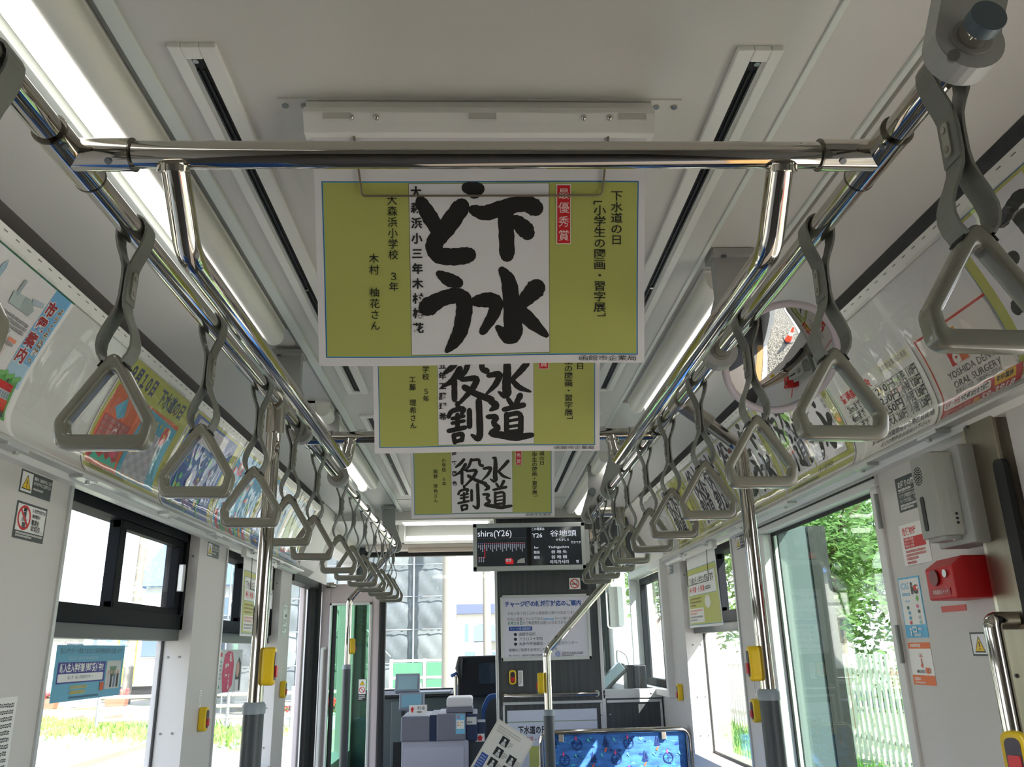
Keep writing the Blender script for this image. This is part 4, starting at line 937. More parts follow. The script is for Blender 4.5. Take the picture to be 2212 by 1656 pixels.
s = rsheet(.15, .048, on_right(1.806, 1.282), (60, 66, 70), 0); s.rect(.004, .004, .056, .044, (236, 236, 240)); warn_tri(s, .030, .007, .034); lines(s, .062, .145, .010, 2, .016, .011, WHT)
s.build('door_warning_sticker', 'silver edged warning sticker with pale triangle behind the chrome grab pole', 'sign')

# ================================================================== STOP BUTTONS
def button(p, nrm, label, k=1.0):
    n = Vector(nrm).normalized(); root = empty('stop_button', p, label, 'stop button', 'yellow stop buttons')
    def ex(poly, a, b):
        up = Vector((0, 0, 1)); sd_ = up.cross(n); o = Vector(p); vs = [o + sd_ * x + up * z + n * a for x, z in poly] + [o + sd_ * x + up * z + n * b for x, z in poly]; q = len(poly)
        return G().add(vs, [(i, (i + 1) % q, q + (i + 1) % q, q + i) for i in range(q)] + [tuple(range(q)), tuple(range(q, 2 * q))])
    fixnormals(ex(rrect(-.021 * k, -.042 * k, .021 * k, .042 * k, .019 * k, 7), 0, .028 * k).build('casing', YELLOW, root, bevel=.006 * k, seg=3))
    fixnormals(ex(rrect(-.0135 * k, -.031 * k, .0135 * k, .031 * k, .013 * k, 6), .026 * k, .0295 * k).build('face', mat('button_face', (52, 44, 60), .3), root))
    bt = fixnormals(ex(rrect(-.0105 * k, -.024 * k, .0105 * k, .001 * k, .003 * k, 4), .0285 * k, .0335 * k).build('push_key', mat('push_key_red', (206, 40, 46), .3), root))
    return root
button((-.4905, 1.937, 1.246), (1, .05, 0), 'yellow stop button clamped on the left stanchion', .96)
button((.631, 1.972, 1.226), (-1, .1, 0), 'yellow stop button clamped on the right stanchion', .92)
button((-1.04, 3.272, 1.052), (1, 0, 0), 'yellow stop button on the wall between the two left windows')
button((-1.04, 4.53, 1.10), (1, 0, 0), 'yellow stop button on the wall post before the open door')
button((1.04, 3.30, 1.028), (-1, 0, 0), 'yellow stop button on the wall behind the right stanchion')
button((1.04, 4.55, 1.035), (-1, 0, 0), 'yellow stop button on the wall below the cab window')
button((-.745, 4.86, 1.305), (1, .3, 0), 'yellow stop button on the far stanchion beside the open door')
button((.257, 3.70, 1.130), (-1, .1, 0), 'yellow stop button on the kinked stanchion seen from its side')
button((.17, 5.048, 1.115), (0, -1, 0), 'yellow rimmed stop button on the dark partition', .95)
button((.944, 1.556, 1.072), (-.75, -.65, 0), 'yellow stop button on the chrome grab pole at the right edge', .95)
for fn, lab, w, h in ((on_left(3.245, 1.152), 'narrow white label above the stop button between the left windows', .022, .058), (on_left(4.505, 1.21), 'narrow white label above the stop button before the open door', .022, .07), (on_right(3.335, 1.135), 'narrow white label above the wall stop button behind the right stanchion', .03, .055), (on_right(4.57, 1.155), 'narrow white label above the stop button below the cab window', .02, .07), (on_front(.203, 1.150, 5.05), 'narrow white label beside the stop button on the dark partition', .028, .085)):
    s = rsheet(w, h, fn, (240, 240, 238), 0); lines(s, w * .2, w * .8, .005, 7, h / 8, h / 12, (70, 70, 72)); s.build('button_label', lab, 'sign', group='stop button labels')
s = rsheet(.10, .165, on_left(4.478, 1.53), (196, 204, 202), 0); s.rect(.006, .012, .094, .152, (236, 238, 234)); s.rect(.02, .020, .026, .034, INK); lines(s, .035, .085, .022, 2, .009, .007, (110, 110, 110)); s.rect(.05, .058, .088, .074, (60, 64, 66)); lines(s, .012, .088, .084, 3, .010, .007, (120, 120, 120)); lines(s, .012, .088, .122, 2, .012, .009, (90, 90, 90))
s.build('framed_notice', 'small grey framed notice on the post before the open front door', 'sign')

# ================================================================== ROUND MIRROR
mc = Vector((.690, 1.76, 1.893)); mn = Vector((.045, -.75, -.66)).normalized(); R = .128
root = empty('round_mirror', mc, 'round convex safety mirror with pale rim hanging at the right', 'mirror')
ax = Vector((1, 0, 0)); ax = (ax - mn * ax.dot(mn)).normalized(); ay = mn.cross(ax)
g = G(); n1, n2 = 10, 40; vs = []; CR = .40
for i in range(n1 + 1):
    rr_ = R * i / n1; dz = math.sqrt(CR * CR - rr_ * rr_) - math.sqrt(CR * CR - R * R)
    for k in range(n2): a = 2 * PI * k / n2; vs.append(mc + ax * rr_ * math.cos(a) + ay * rr_ * math.sin(a) + mn * dz)
g.add(vs, [(i * n2 + k, i * n2 + (k + 1) % n2, (i + 1) * n2 + (k + 1) % n2, (i + 1) * n2 + k) for i in range(n1) for k in range(n2)], 0, True)
fixnormals(g.build('mirror_glass', mat('round_mirror_silver', (204, 206, 206), .015, 1.0), root))
g = G().tube([mc + ax * (R + .004) * math.cos(2 * PI * k / 48) + ay * (R + .004) * math.sin(2 * PI * k / 48) for k in range(48)], .0085, 12, closed=True)
g.build('rim', mat('rim_pale', (206, 200, 208), .45), root)
g = G(); vs = [mc - mn * .012 + ax * R * math.cos(2 * PI * k / 32) + ay * R * math.sin(2 * PI * k / 32) for k in range(32)]; g.add(vs, [tuple(range(32))]); g.build('back_shell', GREYP, root)
G().tube([mc - mn * .012, mc - mn * .05 + Vector((0, .03, .05)), (mc.x, 1.84, 2.07)], .008, 10).build('mount_arm', GREYP, root)

# ================================================================== WINDOW POSTERS AND WINDOW ADS
def window_poster(s_, y0, y1, label, hlabel):
    x = s_ * 1.0; w = y1 - y0
    def fn(u, v):
        b = .012 * math.sin(u / w * PI * 1.6 + .6) * (v / .32) + .004
        return Vector((s_ * (1.002 - b), (y0 + u) if s_ < 0 else (y1 - u), 1.668 - v)), Vector((-s_, 0, 0))
    s = Sheet(w, .322, fn, (236, 236, 232), 40, 10, .0008, .45)
    s.rect(.012, .055, w - .012, .312, (96, 160, 190)); s.rect(.015, .058, w - .015, .309, (196, 200, 100)); s.rect(.03, .082, w - .04, .180, (96, 150, 180)); s.rect(.032, .084, w - .042, .178, (240, 240, 236))
    s.text('下水道の日 小学生の図画・習字', .045, .098, .036, (50, 50, 54), width=w - .12, bold=.02); s.text('最優秀賞・優秀賞', .045, .142, .028, (210, 40, 50), width=w * .48, bold=.02); lines(s, .05 + w * .48, .05 + w * .76, .146, 1, .01, .020, (60, 60, 64))
    lines(s, .04, w * .45, .19, 3, .015, .010, (170, 140, 90)); s.rect(.03, .238, w * .5, .302, (240, 238, 230)); lines(s, .04, w * .47, .243, 2, .013, .010, (222, 120, 110)); lines(s, .04, w * .47, .272, 2, .013, .009, (120, 120, 130))
    s.disc(w * .62, .215, .04, (236, 236, 226), 14, .028); lines(s, w * .57, w * .67, .206, 2, .010, .008, (110, 120, 130))
    s.build('window_poster', label, 'poster', group='posters hung before the windows')
    root = empty('poster_clip', (s_ * 1.0, (y0 + y1) / 2, 1.66), hlabel, 'poster holder', 'window poster clips')
    G().box(*sorted((s_ * .984, s_ * 1.008)), y0 - .012, y1 + .012, 1.664, 1.698).build('clip_bar', mat('clip_bar_alu', (234, 233, 228), .4, .05), root, bevel=.002)
    G().tube(fillet([(s_ * .982, y0 + .07, 1.666), (s_ * .980, y0 + .07, 1.535), (s_ * .980, y1 - .07, 1.535), (s_ * .982, y1 - .07, 1.666)], .005, 4), .0016, 6).build('wire_guard', mat('wire_dark', (90, 88, 82), .4, .8), root)
    for y in (y0 + .05, y0 + .08, y1 - .08, y1 - .05): G().ball((s_ * .983, y, 1.684), .003, 5).build('rivet', mat('screw_dark', (120, 124, 126), .4, .8), root)
window_poster(-1, 3.535, 4.05, 'yellow green poster hung before the second left window', 'silver clip bar of the left window poster')
window_poster(1, 3.55, 4.065, 'yellow green poster hung before the right rear window', 'silver clip bar of the right window poster')
s = Sheet(.437, .146, on_left(2.333, 1.308, -1.135), (104, 178, 206), 1, 1, .0006, .5); NV = (48, 52, 140)
s.text('安心のサポート体制であなたの高卒資格取得を応援します！', .02, .008, .017, (40, 60, 80), width=.40); lines(s, .07, .38, .030, 1, .01, .009, (150, 200, 220))
s.rect(.018, .045, .31, .100, NV); s.text('新入生入学相談 随時受付中!!', .03, .049, .024, WHT, width=.265, bold=.03); s.poly(rrect(.024, .075, .298, .096, .004, 3)[::-1], WHT); s.text('転入学・編入学随時受付中！！', .08, .080, .011, (60, 60, 90), width=.15)
s.rect(.318, .044, .420, .124, (206, 210, 206)); s.poly([(.34, .06), (.39, .06), (.38, .09), (.35, .09)], (110, 140, 110))
for k in range(4): s.rect(.328 + k * .022, .080, .342 + k * .022, .120, ((200, 190, 190), (60, 66, 76), (120, 130, 160), (40, 44, 52))[k]); s.disc(.335 + k * .022, .077, .006, (196, 160, 140), 8)
s.rect(.283, .103, .310, .126, (206, 90, 40)); lines(s, .10, .27, .106, 1, .01, .010, (214, 196, 90)); lines(s, .10, .26, .119, 1, .01, .011, (226, 196, 70)); lines(s, .10, .40, .134, 1, .01, .007, (60, 90, 110))
s.build('window_advert', 'sky blue school advert stuck on the first left window', 'advert')
s = Sheet(.40, .18, on_left(3.72, 1.296, -1.135), (216, 226, 224), 1, 1, .0006, .5)
s.rect(.012, .012, .085, .030, (210, 50, 70)); lines(s, .02, .085, .045, 6, .017, .011, (120, 130, 130)); s.rect(.02, .146, .07, .160, (60, 150, 100))
s.poly([(.12, .02), (.17, .005), (.24, .01), (.27, .06), (.26, .15), (.20, .178), (.12, .175), (.095, .10)], (214, 56, 104)); s.vtext('私', .215, .015, .04, WHT, bold=.02); s.vtext('輝', .165, .058, .055, WHT, bold=.03); s.vtext('お仕事', .2, .10, .022, WHT, bold=.02)
s.poly([(.30, .18), (.31, .08), (.35, .03), (.385, .06), (.385, .18)], (60, 54, 54)); s.disc(.335, .085, .025, (216, 176, 156), 14, .035); s.rect(.30, .13, .36, .18, (236, 236, 240))
s.build('window_advert', 'pink job advert stuck on the second left window', 'advert')

# ================================================================== PARTITION BEHIND THE DRIVER
PY = 5.05
root = empty('driver_partition', (.4, PY, 0), 'dark wood grain partition wall behind the driver with aluminium edges', 'partition')
G().box(.088, .69, PY, PY + .03, 0, 2.03).build('upper_panel', WOODDK, root)
G().box(.69, .93, PY, PY + .03, 1.735, 2.03).build('header_panel', WOODDK, root)
G().box(.71, 1.035, PY, PY + .03, 0, .985).build('side_panel', WOODDK, root)
for bx in ((.074, .090, PY - .01, PY + .04, 0, 2.03), (.684, .704, PY - .012, PY + .04, 0, 1.90), (.69, 1.035, PY - .012, PY + .035, .985, 1.035)): G().box(*bx).build('edge_profile', ALU, root, bevel=.003)
G().box(.11, .69, PY - .010, PY + .002, .965, .980).box(.11, .122, PY - .010, PY + .002, .2, .965).box(.672, .684, PY - .010, PY + .002, .2, .965).build('kick_frame', ALU, root, bevel=.002)
G().box(.71, 1.03, PY - .010, PY + .002, .962, .978).box(1.018, 1.03, PY - .01, PY + .002, .3, .962).build('side_frame', ALU, root, bevel=.002)
G().tube([(.118, PY - .045, 1.015), (.118, PY - .045, 1.016), (.655, PY - .045, 1.016)], .011, 16).build('grab_bar', CHROME, root)
for x in (.118, .655): G().tube([(x, PY - .045, 1.016), (x, PY, 1.016)], .008, 12).cyl((x, PY - .004, 1.016), (x, PY, 1.016), .018, 16).build('bar_bracket', CHROME, root)
for x, z in ((.675, .90), (.725, .90), (1.015, .915), (.70, 1.01), (.97, 1.01)): G().ball((x, PY - .012, z), .006, 5).build('screw', mat('screw_bright', (190, 190, 185), .25, 1.0), root)
G().box(.704, 1.035, PY + .008, PY + .013, 1.035, 1.735).build('acrylic_screen', ACRYL, root)
G().box(-WO, WO, PY - .02, PY + .06, 2.03, 2.11).build('ceiling_beam', CEIL, root)
s = Sheet(.20, .07, on_front(.672, 1.888, PY), (70, 74, 76), 1, 1, .0004, .4, basemat=WOODDK); s.text('960', .004, .006, .058, (214, 216, 214), width=.135, bold=.04); s.build('car_number', 'pale car number on the dark header panel', 'sign')
# destination screen
root = empty('passenger_display', (.3, PY - .08, 1.70), 'wide black passenger information screen in a grey frame', 'screen')
sy = PY - .10; X0, X1, Z0, Z1 = -.052, .620, 1.712, 1.990; Cx = Vector(((X0 + X1) / 2, sy, (Z0 + Z1) / 2)); ti = Vector((.04, 1, 0)).normalized()
g = G().box(X0, X1, sy, sy + .05, Z0, Z0 + .026).box(X0, X1, sy, sy + .05, Z1 - .026, Z1).box(X0, X0 + .024, sy, sy + .05, Z0, Z1).box(X1 - .024, X1, sy, sy + .05, Z0, Z1).box(X0 + .01, X1 - .01, sy + .04, sy + .08, Z0 + .01, Z1 - .01)
g.build('bezel', mat('bezel_grey', (188, 194, 190), .45), root, bevel=.003)
SC = glow('screen_dark', (46, 52, 58), .9); TXTM = glow('screen_white', (206, 212, 222), .95)
s = Sheet(X1 - X0 - .048, Z1 - Z0 - .052, on_front(X0 + .024, Z1 - .026, sy + .008), (30, 33, 36), 1, 1, .001, .12, basemat=mat('screen_glass', (34, 38, 42), .08, emit=.35, spec=.6))
w, h = s.w, s.h; gm = lambda n, c, e=.8: glow('screen_' + n, c, e)
s.rect(w * .478, 0, w * .518, h, mat('screen_gap', (8, 9, 10), .2)); s.text('shira(Y26)', .002, .008, .052, TXTM, width=.205); s.rect(.0, h * .27, w * .47, h * .273, gm('grey', (110, 116, 120)))
rd = gm('red', (196, 40, 60)); bl = gm('blue', (80, 90, 190)); s.rect(.048, h * .408, .288, h * .414, rd); s.rect(.044, h * .408, .048, h * .78, rd); s.rect(.006, h * .774, .044, h * .78, rd); s.rect(.006, h * .40, .044, h * .404, bl)
pts = []; fs = []
for i in range(24):
    u = .010 + i * .0118; q = len(pts); pts += [(u - .0015, h * .395), (u + .0015, h * .395), (u + .0015, h * .412), (u - .0015, h * .412)]; fs.append((q, q + 1, q + 2, q + 3))
    for j in range(3 + (i * 7) % 5): a = h * (.44 + j * .028); q = len(pts); pts += [(u - .003, a), (u + .003, a), (u + .003, a + h * .018), (u - .003, a + h * .018)]; fs.append((q, q + 1, q + 2, q + 3))
for i in range(3):
    u = .012 + i * .013
    for j in range(4): a = h * (.76 + j * .035); q = len(pts); pts += [(u - .003, a), (u + .003, a), (u + .003, a + h * .02), (u - .003, a + h * .02)]; fs.append((q, q + 1, q + 2, q + 3))
s.put(pts, fs, gm('pale', (150, 156, 170))); s.k += 1
s.poly([(.170, h * .95), (.166, h * .84), (.172, h * .80), (.205, h * .80), (.215, h * .86), (.215, h * .95)], gm('tram', (190, 44, 48))); s.rect(.171, h * .82, .200, h * .88, gm('pale2', (200, 204, 206)))
for k in range(3): s.rect(.173 + k * .009, h * .83, .179 + k * .009, h * .87, gm('dk', (40, 44, 50)))
s.poly([(.236, h * .93), (.240, h * .86), (.262, h * .81), (.282, h * .80), (.283, h * .93)], gm('tram2', (120, 122, 116)))
s.text('この電車は', w * .525, .003, .018, TXTM, width=.078); s.text('Y26', w * .53, .032, .036, TXTM, width=.060); s.text('谷地頭', w * .70, .020, .042, TXTM, width=.160); s.text('やちがしら', w * .755, .070, .017, TXTM, width=.080); s.text('行きです', w * .90, .086, .017, TXTM, width=.060)
s.text('for', w * .545, .112, .018, TXTM, width=.028)
s.text('Yachigashira', w * .68, .110, .020, TXTM, width=.125); s.text('前往', w * .54, .140, .020, TXTM, width=.036); s.text('谷 地 头', w * .705, .138, .022, TXTM, width=.095); s.text('前往', w * .54, .170, .020, TXTM, width=.036); s.text('谷 地 頭', w * .705, .168, .022, TXTM, width=.095); s.text('야치가시라', w * .69, .196, .024, TXTM, width=.115); s.text('행', w * .94, .198, .020, TXTM)
s.build('screen', parent=root)
G().box(X1 + .002, X1 + .030, sy + .04, sy + .10, Z0 + .04, Z1 - .04).box(X0 + .1, X1 - .1, sy + .07, PY + .002, Z0 + .06, Z1 - .06).build('side_mount', mat('bezel_grey', (188, 194, 190), .45), root, bevel=.004)
# no-smoking sign and framed notice
s = rsheet(.112, .072, on_front(.520, 1.672, PY), (36, 40, 42), 0); s.rect(.003, .003, .070, .069, WHT); s.ring(.036, .036, .028, .0055, (206, 52, 40)); s.rect(.018, .036, .048, .042, (70, 70, 70)); s.rect(.050, .036, .054, .042, (206, 52, 40)); s.poly([(.046, .032), (.050, .024), (.044, .018), (.049, .018), (.054, .024), (.050, .032)], (90, 90, 90)); s.poly([(.014, .018), (.018, .014), (.058, .054), (.054, .058)], (206, 52, 40)); s.text('禁煙', .076, .006, .015, WHT, width=.028)
s.build('no_smoking_sign', 'square no smoking sign on the dark partition under the screen', 'sign')
root = empty('framed_poster', (.375, PY, 1.23), 'white framed notice with blue heading on the dark partition', 'notice')
fx, fz, fw_, fh = .106, 1.575, .530, .372
G().box(fx, fx + fw_, PY - .014, PY, fz - .014, fz).box(fx, fx + fw_, PY - .014, PY, fz - fh, fz - fh + .020).box(fx, fx + .014, PY - .014, PY, fz - fh, fz).box(fx + fw_ - .016, fx + fw_, PY - .014, PY, fz - fh, fz).build('frame', mat('notice_frame', (206, 210, 206), .4, .3), root, bevel=.002)
s = Sheet(fw_ - .03, fh - .034, on_front(fx + .014, fz - .014, PY - .004), (218, 219, 228), 1, 1, .001, .3); DB = (44, 84, 160); GK = (84, 84, 88)
s.text('チャージ機の新紙幣対応のご案内', .012, .022, .034, DB, width=.455, bold=.04); s.text('令和６年７月３日から新紙幣の発行が始まりました。', .026, .082, .021, GK, width=.435)
s.text('市内に設置している下記の', .026, .115, .020, GK, width=.212); s.text('nimoca', .240, .115, .021, (70, 170, 220), width=.062, bold=.02); s.text('チャージ機つきましては、', .306, .115, .020, GK, width=.155); s.text('８月２８日', .026, .137, .021, (30, 130, 90), width=.088, bold=.03); s.text('から新紙幣をお使いいただけます。', .116, .137, .021, GK, width=.265)
s.poly(rrect(.034, .166, .172, .190, .003, 3)[::-1], DB); s.text('チャージ機 設置個所', .042, .171, .016, (200, 210, 230), width=.122)
for i, t in enumerate(('函館市役所', 'アクロス十字街', '丸井今井函館店・５階特設カウンター')): v = .200 + i * .027; s.disc(.072, v + .010, .009, (44, 46, 48)); s.text(t, .092, v, .021, (70, 70, 74), width=(.098, .140, .345)[i])
s.text('皆様のご利用をお待ちしております。', .032, .288, .020, GK, width=.29); s.text('問い合わせ：函館市交通部企画課 32-1', .030, .322, .012, GK, width=.22); s.disc(.318, .324, .015, (90, 124, 190)); s.ring(.318, .324, .012, .002, (220, 224, 232)); s.disc(.318, .324, .005, (220, 224, 232)); s.text('函館市企業局交通部', .342, .313, .016, GK, width=.125); s.k = s.k
lines(s, .342, .46, .330, 1, .01, .006, GK)
s.build('notice_sheet', parent=root)
# second notice low on the partition behind the clipboard
s = rsheet(.515, .364, on_front(.135, .935, PY - .002), (212, 218, 232), 0); s.rect(.0, .06, .515, .064, (120, 150, 100)); s.text('下水道の日', .06, .085, .045, INK, width=.16, bold=.03); s.text('最優秀賞・佳作', .05, .14, .036, (190, 40, 60), width=.17); s.rect(.12, .19, .3, .30, (190, 196, 110))
s.build('partition_poster', 'pale poster low on the partition, half hidden by the hanging card', 'poster')
# hanging card of photographs on a cord
root = empty('information_card', (.10, 4.42, .60), 'tilted laminated card with black and white photos hanging on a cord', 'card')
an = math.radians(-33); cu = Vector((math.cos(an), 0, math.sin(an))); cv = Vector((math.sin(an), 0, -math.cos(an)))
def cfn(u, v): return Vector((.083, 4.42, .935)) + cu * (u - .012) + cv * v + Vector((0, .02 * math.sin(u * 8), 0)), Vector((0, -1, 0))
s = Sheet(.21, .42, cfn, (222, 218, 208), 20, 5, .001, .35); s.frame(.004, .004, .206, .416, .0015, (196, 186, 166)); lines(s, .02, .15, .02, 3, .012, .008, (170, 166, 158)); rng = random.Random(2)
s.rect(.012, .17, .05, .30, (50, 80, 150)); lines(s, .016, .046, .18, 8, .013, .007, (170, 190, 220))
for i in range(6):
    for j in range(2):
        u, v = .062 + j * .075, .055 + i * .056
        if j == 1 and i == 0: continue
        s.rect(u, v, u + .042, v + .042, (40, 42, 44)); s.disc(u + .021, v + .014, .007, (210, 210, 206), 8); s.poly([(u + .010, v + .040), (u + .014, v + .022), (u + .028, v + .022), (u + .034, v + .040)], (196, 196, 192)); lines(s, u + .044, u + .068, v + .01, 3, .010, .006, (150, 146, 138))
s.build('card', parent=root)
G().tube([(.083, 4.42, .93), (.118, 4.98, 1.02)], .0014, 6).build('cord', RUBBER, root)

# ================================================================== SEATS
SEATB = mat('seat_blue', (58, 112, 184), .85, var=.4, vscale=16, stretch=(1, 1, 2.6), bump=.3, bscale=500)
def seat(x0, x1, y, zt, label):
    root = empty('bench_seat', ((x0 + x1) / 2, y, 0), label, 'seat', 'blue bench seats')
    G().box(x0 + .015, x1 - .01, y + .012, y + .075, .42, zt + .004).build('backrest', SEATB, root, bevel=.022, seg=3)
    G().box(x0 + .015, x1 - .01, y + .05, y + .48, .36, .45).build('cushion', SEATB, root, bevel=.02, seg=3)
    G().box(x0 + .05, x1 - .05, y + .06, y + .44, .0, .36).build('pedestal', GREYP, root)
    G().tube(fillet([(x0, y, .40), (x0, y, zt), (x1, y, zt), (x1, y, .40)], .05, 8), .0125, 16).build('frame_tube', CHROME, root)
    G().tube([(x0, y, zt - .20), (x1, y, zt - .20)], .008, 12).build('lower_tube', CHROME, root)
    for x in (x0 + .10, x1 - .13): G().box(x - .012, x + .012, y - .006, y + .016, zt - .045, zt - .008).cyl((x, y - .008, zt - .03), (x, y - .004, zt - .03), .006, 10).build('fixing_tab', mat('plate_steel', (206, 196, 180), .3, 1.0), root, bevel=.002)
    # woven motif: sailing boats, ship wheels, gulls
    def fn(u, v): return Vector((x0 + u, y + .0118, zt - v)), Vector((0, -1, 0))
    s = Sheet.__new__(Sheet); s.w, s.h, s.fn, s.nu, s.nv, s.gl, s.g, s.mats, s.k, s.du, s.dv, s.vb = x1 - x0, .3, fn, 1, 1, .8, G(), [], 1, 1, 1, None
    rng = random.Random(4); NVY = (22, 48, 104); n = int((x1 - x0) / .19)
    for i in range(170):
        u, v, l = rng.uniform(.03, x1 - x0 - .07), rng.uniform(.03, .29), rng.uniform(.012, .035); a = rng.uniform(-.35, .35); s.poly([(u, v), (u + l * .5, v + l * a - .003), (u + l, v + l * .3 * a), (u + l * .5, v + .003)], rng.choice([(20, 60, 140), (90, 156, 220), (60, 170, 206), (18, 44, 110)])); s.k -= .9
    s.k += 1
    for k in range(6):
        for j in range(3):
            u, v = .05 + k * .13 + (j % 2) * .065, .03 + j * .07
            if u > x1 - x0 - .06: continue
            if (k + j) % 2 == 0:
                s.poly([(u, v + .035), (u + .012, v - .01), (u + .016, v + .035)], NVY); s.poly([(u + .018, v + .035), (u + .018, v), (u + .030, v + .032)], NVY); s.poly([(u - .004, v + .037), (u + .034, v + .037), (u + .026, v + .044), (u + .004, v + .044)], NVY)
                s.poly([(u + .004, v + .062), (u + .012, v + .050), (u + .022, v + .046), (u + .016, v + .056), (u + .012, v + .068)], (214, 100, 50))
            else:
                s.ring(u, v + .03, .026, .0045, NVY, 18)
                for q in range(4): a = q * PI / 4; s.poly([(u - .028 * math.cos(a) - .001 * math.sin(a), v + .03 - .028 * math.sin(a)), (u + .028 * math.cos(a) - .001 * math.sin(a), v + .03 + .028 * math.sin(a)), (u + .028 * math.cos(a) + .001 * math.sin(a), v + .032 + .028 * math.sin(a)), (u - .028 * math.cos(a) + .001 * math.sin(a), v + .032 - .028 * math.sin(a))], NVY)
                s.poly([(u - .012, v + .004), (u - .004, v - .012), (u, v + .004), (u - .002, v + .012)], (214, 80, 140))
            s.poly([(u + .05, v + .01), (u + .056, v), (u + .066, v + .022), (u + .060, v + .018)], (90, 200, 190))
    s.g.build('motif', s.mats, root, kind='stuff'); return root
seat(.285, 1.032, 4.44, .868, 'blue patterned bench seat with chrome frame before the dark partition')
seat(-1.03, -.84, 3.74, .768, 'blue seat low at the left beside the second window')
def side_bench(s_, y0, y1, label):
    root = empty('side_bench', (s_ * .8, (y0 + y1) / 2, 0), label, 'seat', 'blue side benches')
    G().box(*sorted((s_ * .58, s_ * 1.03)), y0, y1, .36, .45).build('cushion', mat('bench_blue', (44, 78, 128), .85, var=.3, vscale=16), root, bevel=.02, seg=3)
    G().box(*sorted((s_ * .96, s_ * 1.035)), y0, y1, .45, .74).build('backrest', SEATB, root, bevel=.02, seg=3)
    G().box(*sorted((s_ * .66, s_ * 1.03)), y0 + .03, y1 - .03, .0, .36).build('pedestal', GREYP, root)
side_bench(-1, 1.2, 3.2, 'long blue bench along the left wall below the windows'); side_bench(1, 2.05, 3.5, 'long blue bench along the right wall below the large window')

# ================================================================== FARE BOX, CAB, FRONT DOOR
FB1 = mat('farebox_lilac', (176, 178, 196), .45); FB2 = mat('farebox_grey', (120, 122, 138), .45); FB3 = mat('farebox_blue', (34, 50, 84), .4)
root = empty('fare_box', (-.24, 5.1, 0), 'lilac and blue fare collection machine beside the driver', 'fare machine')
fy = 4.95
G().box(-.455, -.085, fy, fy + .45, 0, .80).build('lower_cabinet', FB1, root, bevel=.006)
G().box(-.44, -.11, fy - .003, fy + .003, .2, .765).build('cabinet_door', mat('farebox_door', (186, 188, 206), .45), root, bevel=.002)
G().box(-.46, -.30, fy - .012, fy + .40, .795, .925).build('coin_unit', FB2, root, bevel=.008)
G().box(-.30, -.262, fy - .006, fy + .40, .795, .93).build('unit_gap', FB3, root)
G().box(-.262, -.10, fy - .015, fy + .42, .795, .935).build('card_unit', FB2, root, bevel=.008)
G().box(-.10, -.035, fy + .0, fy + .42, .79, .93).build('side_unit', FB3, root, bevel=.006)
G().box(-.21, -.062, fy + .05, fy + .30, .962, 1.015).build('reader_top', mat('reader_white', (214, 214, 218), .4), root, bevel=.012)
G().box(-.212, -.060, fy + .048, fy + .302, .935, .962).build('reader_base', FB2, root, bevel=.004)
G().box(-.095, .01, fy + .02, fy + .40, .55, .80).build('side_cabinet', mat('fare_side_dark', (48, 56, 64), .45), root, bevel=.006)
G().box(-.04, .01, fy + .02, fy + .2, .80, .885).build('note_tray', FB3, root, bevel=.004)
s = rsheet(.05, .10, on_front(-.155, .93, fy - .014), (120, 190, 224), 0); s.rect(.004, .03, .046, .075, WHT); s.text('IC', .006, .004, .020, (206, 50, 46), width=.018, bold=.03)
for k in range(5): s.disc(.012 + k % 3 * .012, .042 + k // 3 * .014, .004, ((226, 100, 80), (230, 190, 60), (90, 140, 200))[k % 3], 8)
s.build('card_label', parent=root)
s = rsheet(.055, .04, on_front(-.095, .915, fy - .001), (206, 208, 206), 0); lines(s, .004, .05, .022, 1, .01, .012, INK); s.build('note_label', parent=root)
s = rsheet(.05, .040, on_front(-.046, .825, fy + .018), (226, 222, 224), 0); s.poly([(.014, .036), (.014, .022), (.006, .022), (.025, .006), (.044, .022), (.036, .022), (.036, .036)], (206, 36, 40)); s.build('arrow_label', parent=root)
s = rsheet(.10, .05, plane((-.415, fy - .008, .985), (1, 0, 0), (0, -.3, -.95), (0, -.95, .3)), (232, 230, 230), 0); s.poly([(.012, .04), (.012, .026), (.006, .026), (.018, .008), (.030, .026), (.024, .026), (.024, .04)], (206, 36, 40)); s.text('料金', .045, .008, .022, INK, width=.045); lines(s, .045, .09, .032, 1, .01, .012, INK)
s.build('fare_slot_sign', parent=root)
def tilted(x0, x1, y, z0, z1, ty, th, name, m, parent):
    a = Vector((0, ty, 1)).normalized(); n = Vector((0, -1, ty)).normalized(); c = Vector(((x0 + x1) / 2, y, (z0 + z1) / 2)); return G().obox(c, (1, 0, 0), a, n, (x1 - x0) / 2, (z1 - z0) / 2, th / 2).build(name, m, parent, bevel=.004)
tilted(-.505, -.365, fy + .10, 1.045, 1.145, .35, .05, 'fare_display', mat('display_body', (150, 160, 176), .4), root)
G().obox((-.432, fy + .072, 1.10), (1, 0, 0), Vector((0, .35, 1)).normalized(), Vector((0, -1, .35)).normalized(), .056, .038, .002).build('display_face', mat('display_face', (150, 186, 200), .2), root)
tilted(-.475, -.335, fy + .05, .955, 1.045, .2, .05, 'fare_keypad', mat('display_body', (150, 160, 176), .4), root)
G().obox((-.405, fy + .022, 1.005), (1, 0, 0), Vector((0, .2, 1)).normalized(), Vector((0, -1, .2)).normalized(), .056, .034, .002).build('keypad_face', mat('keypad_face', (130, 180, 206), .3), root)
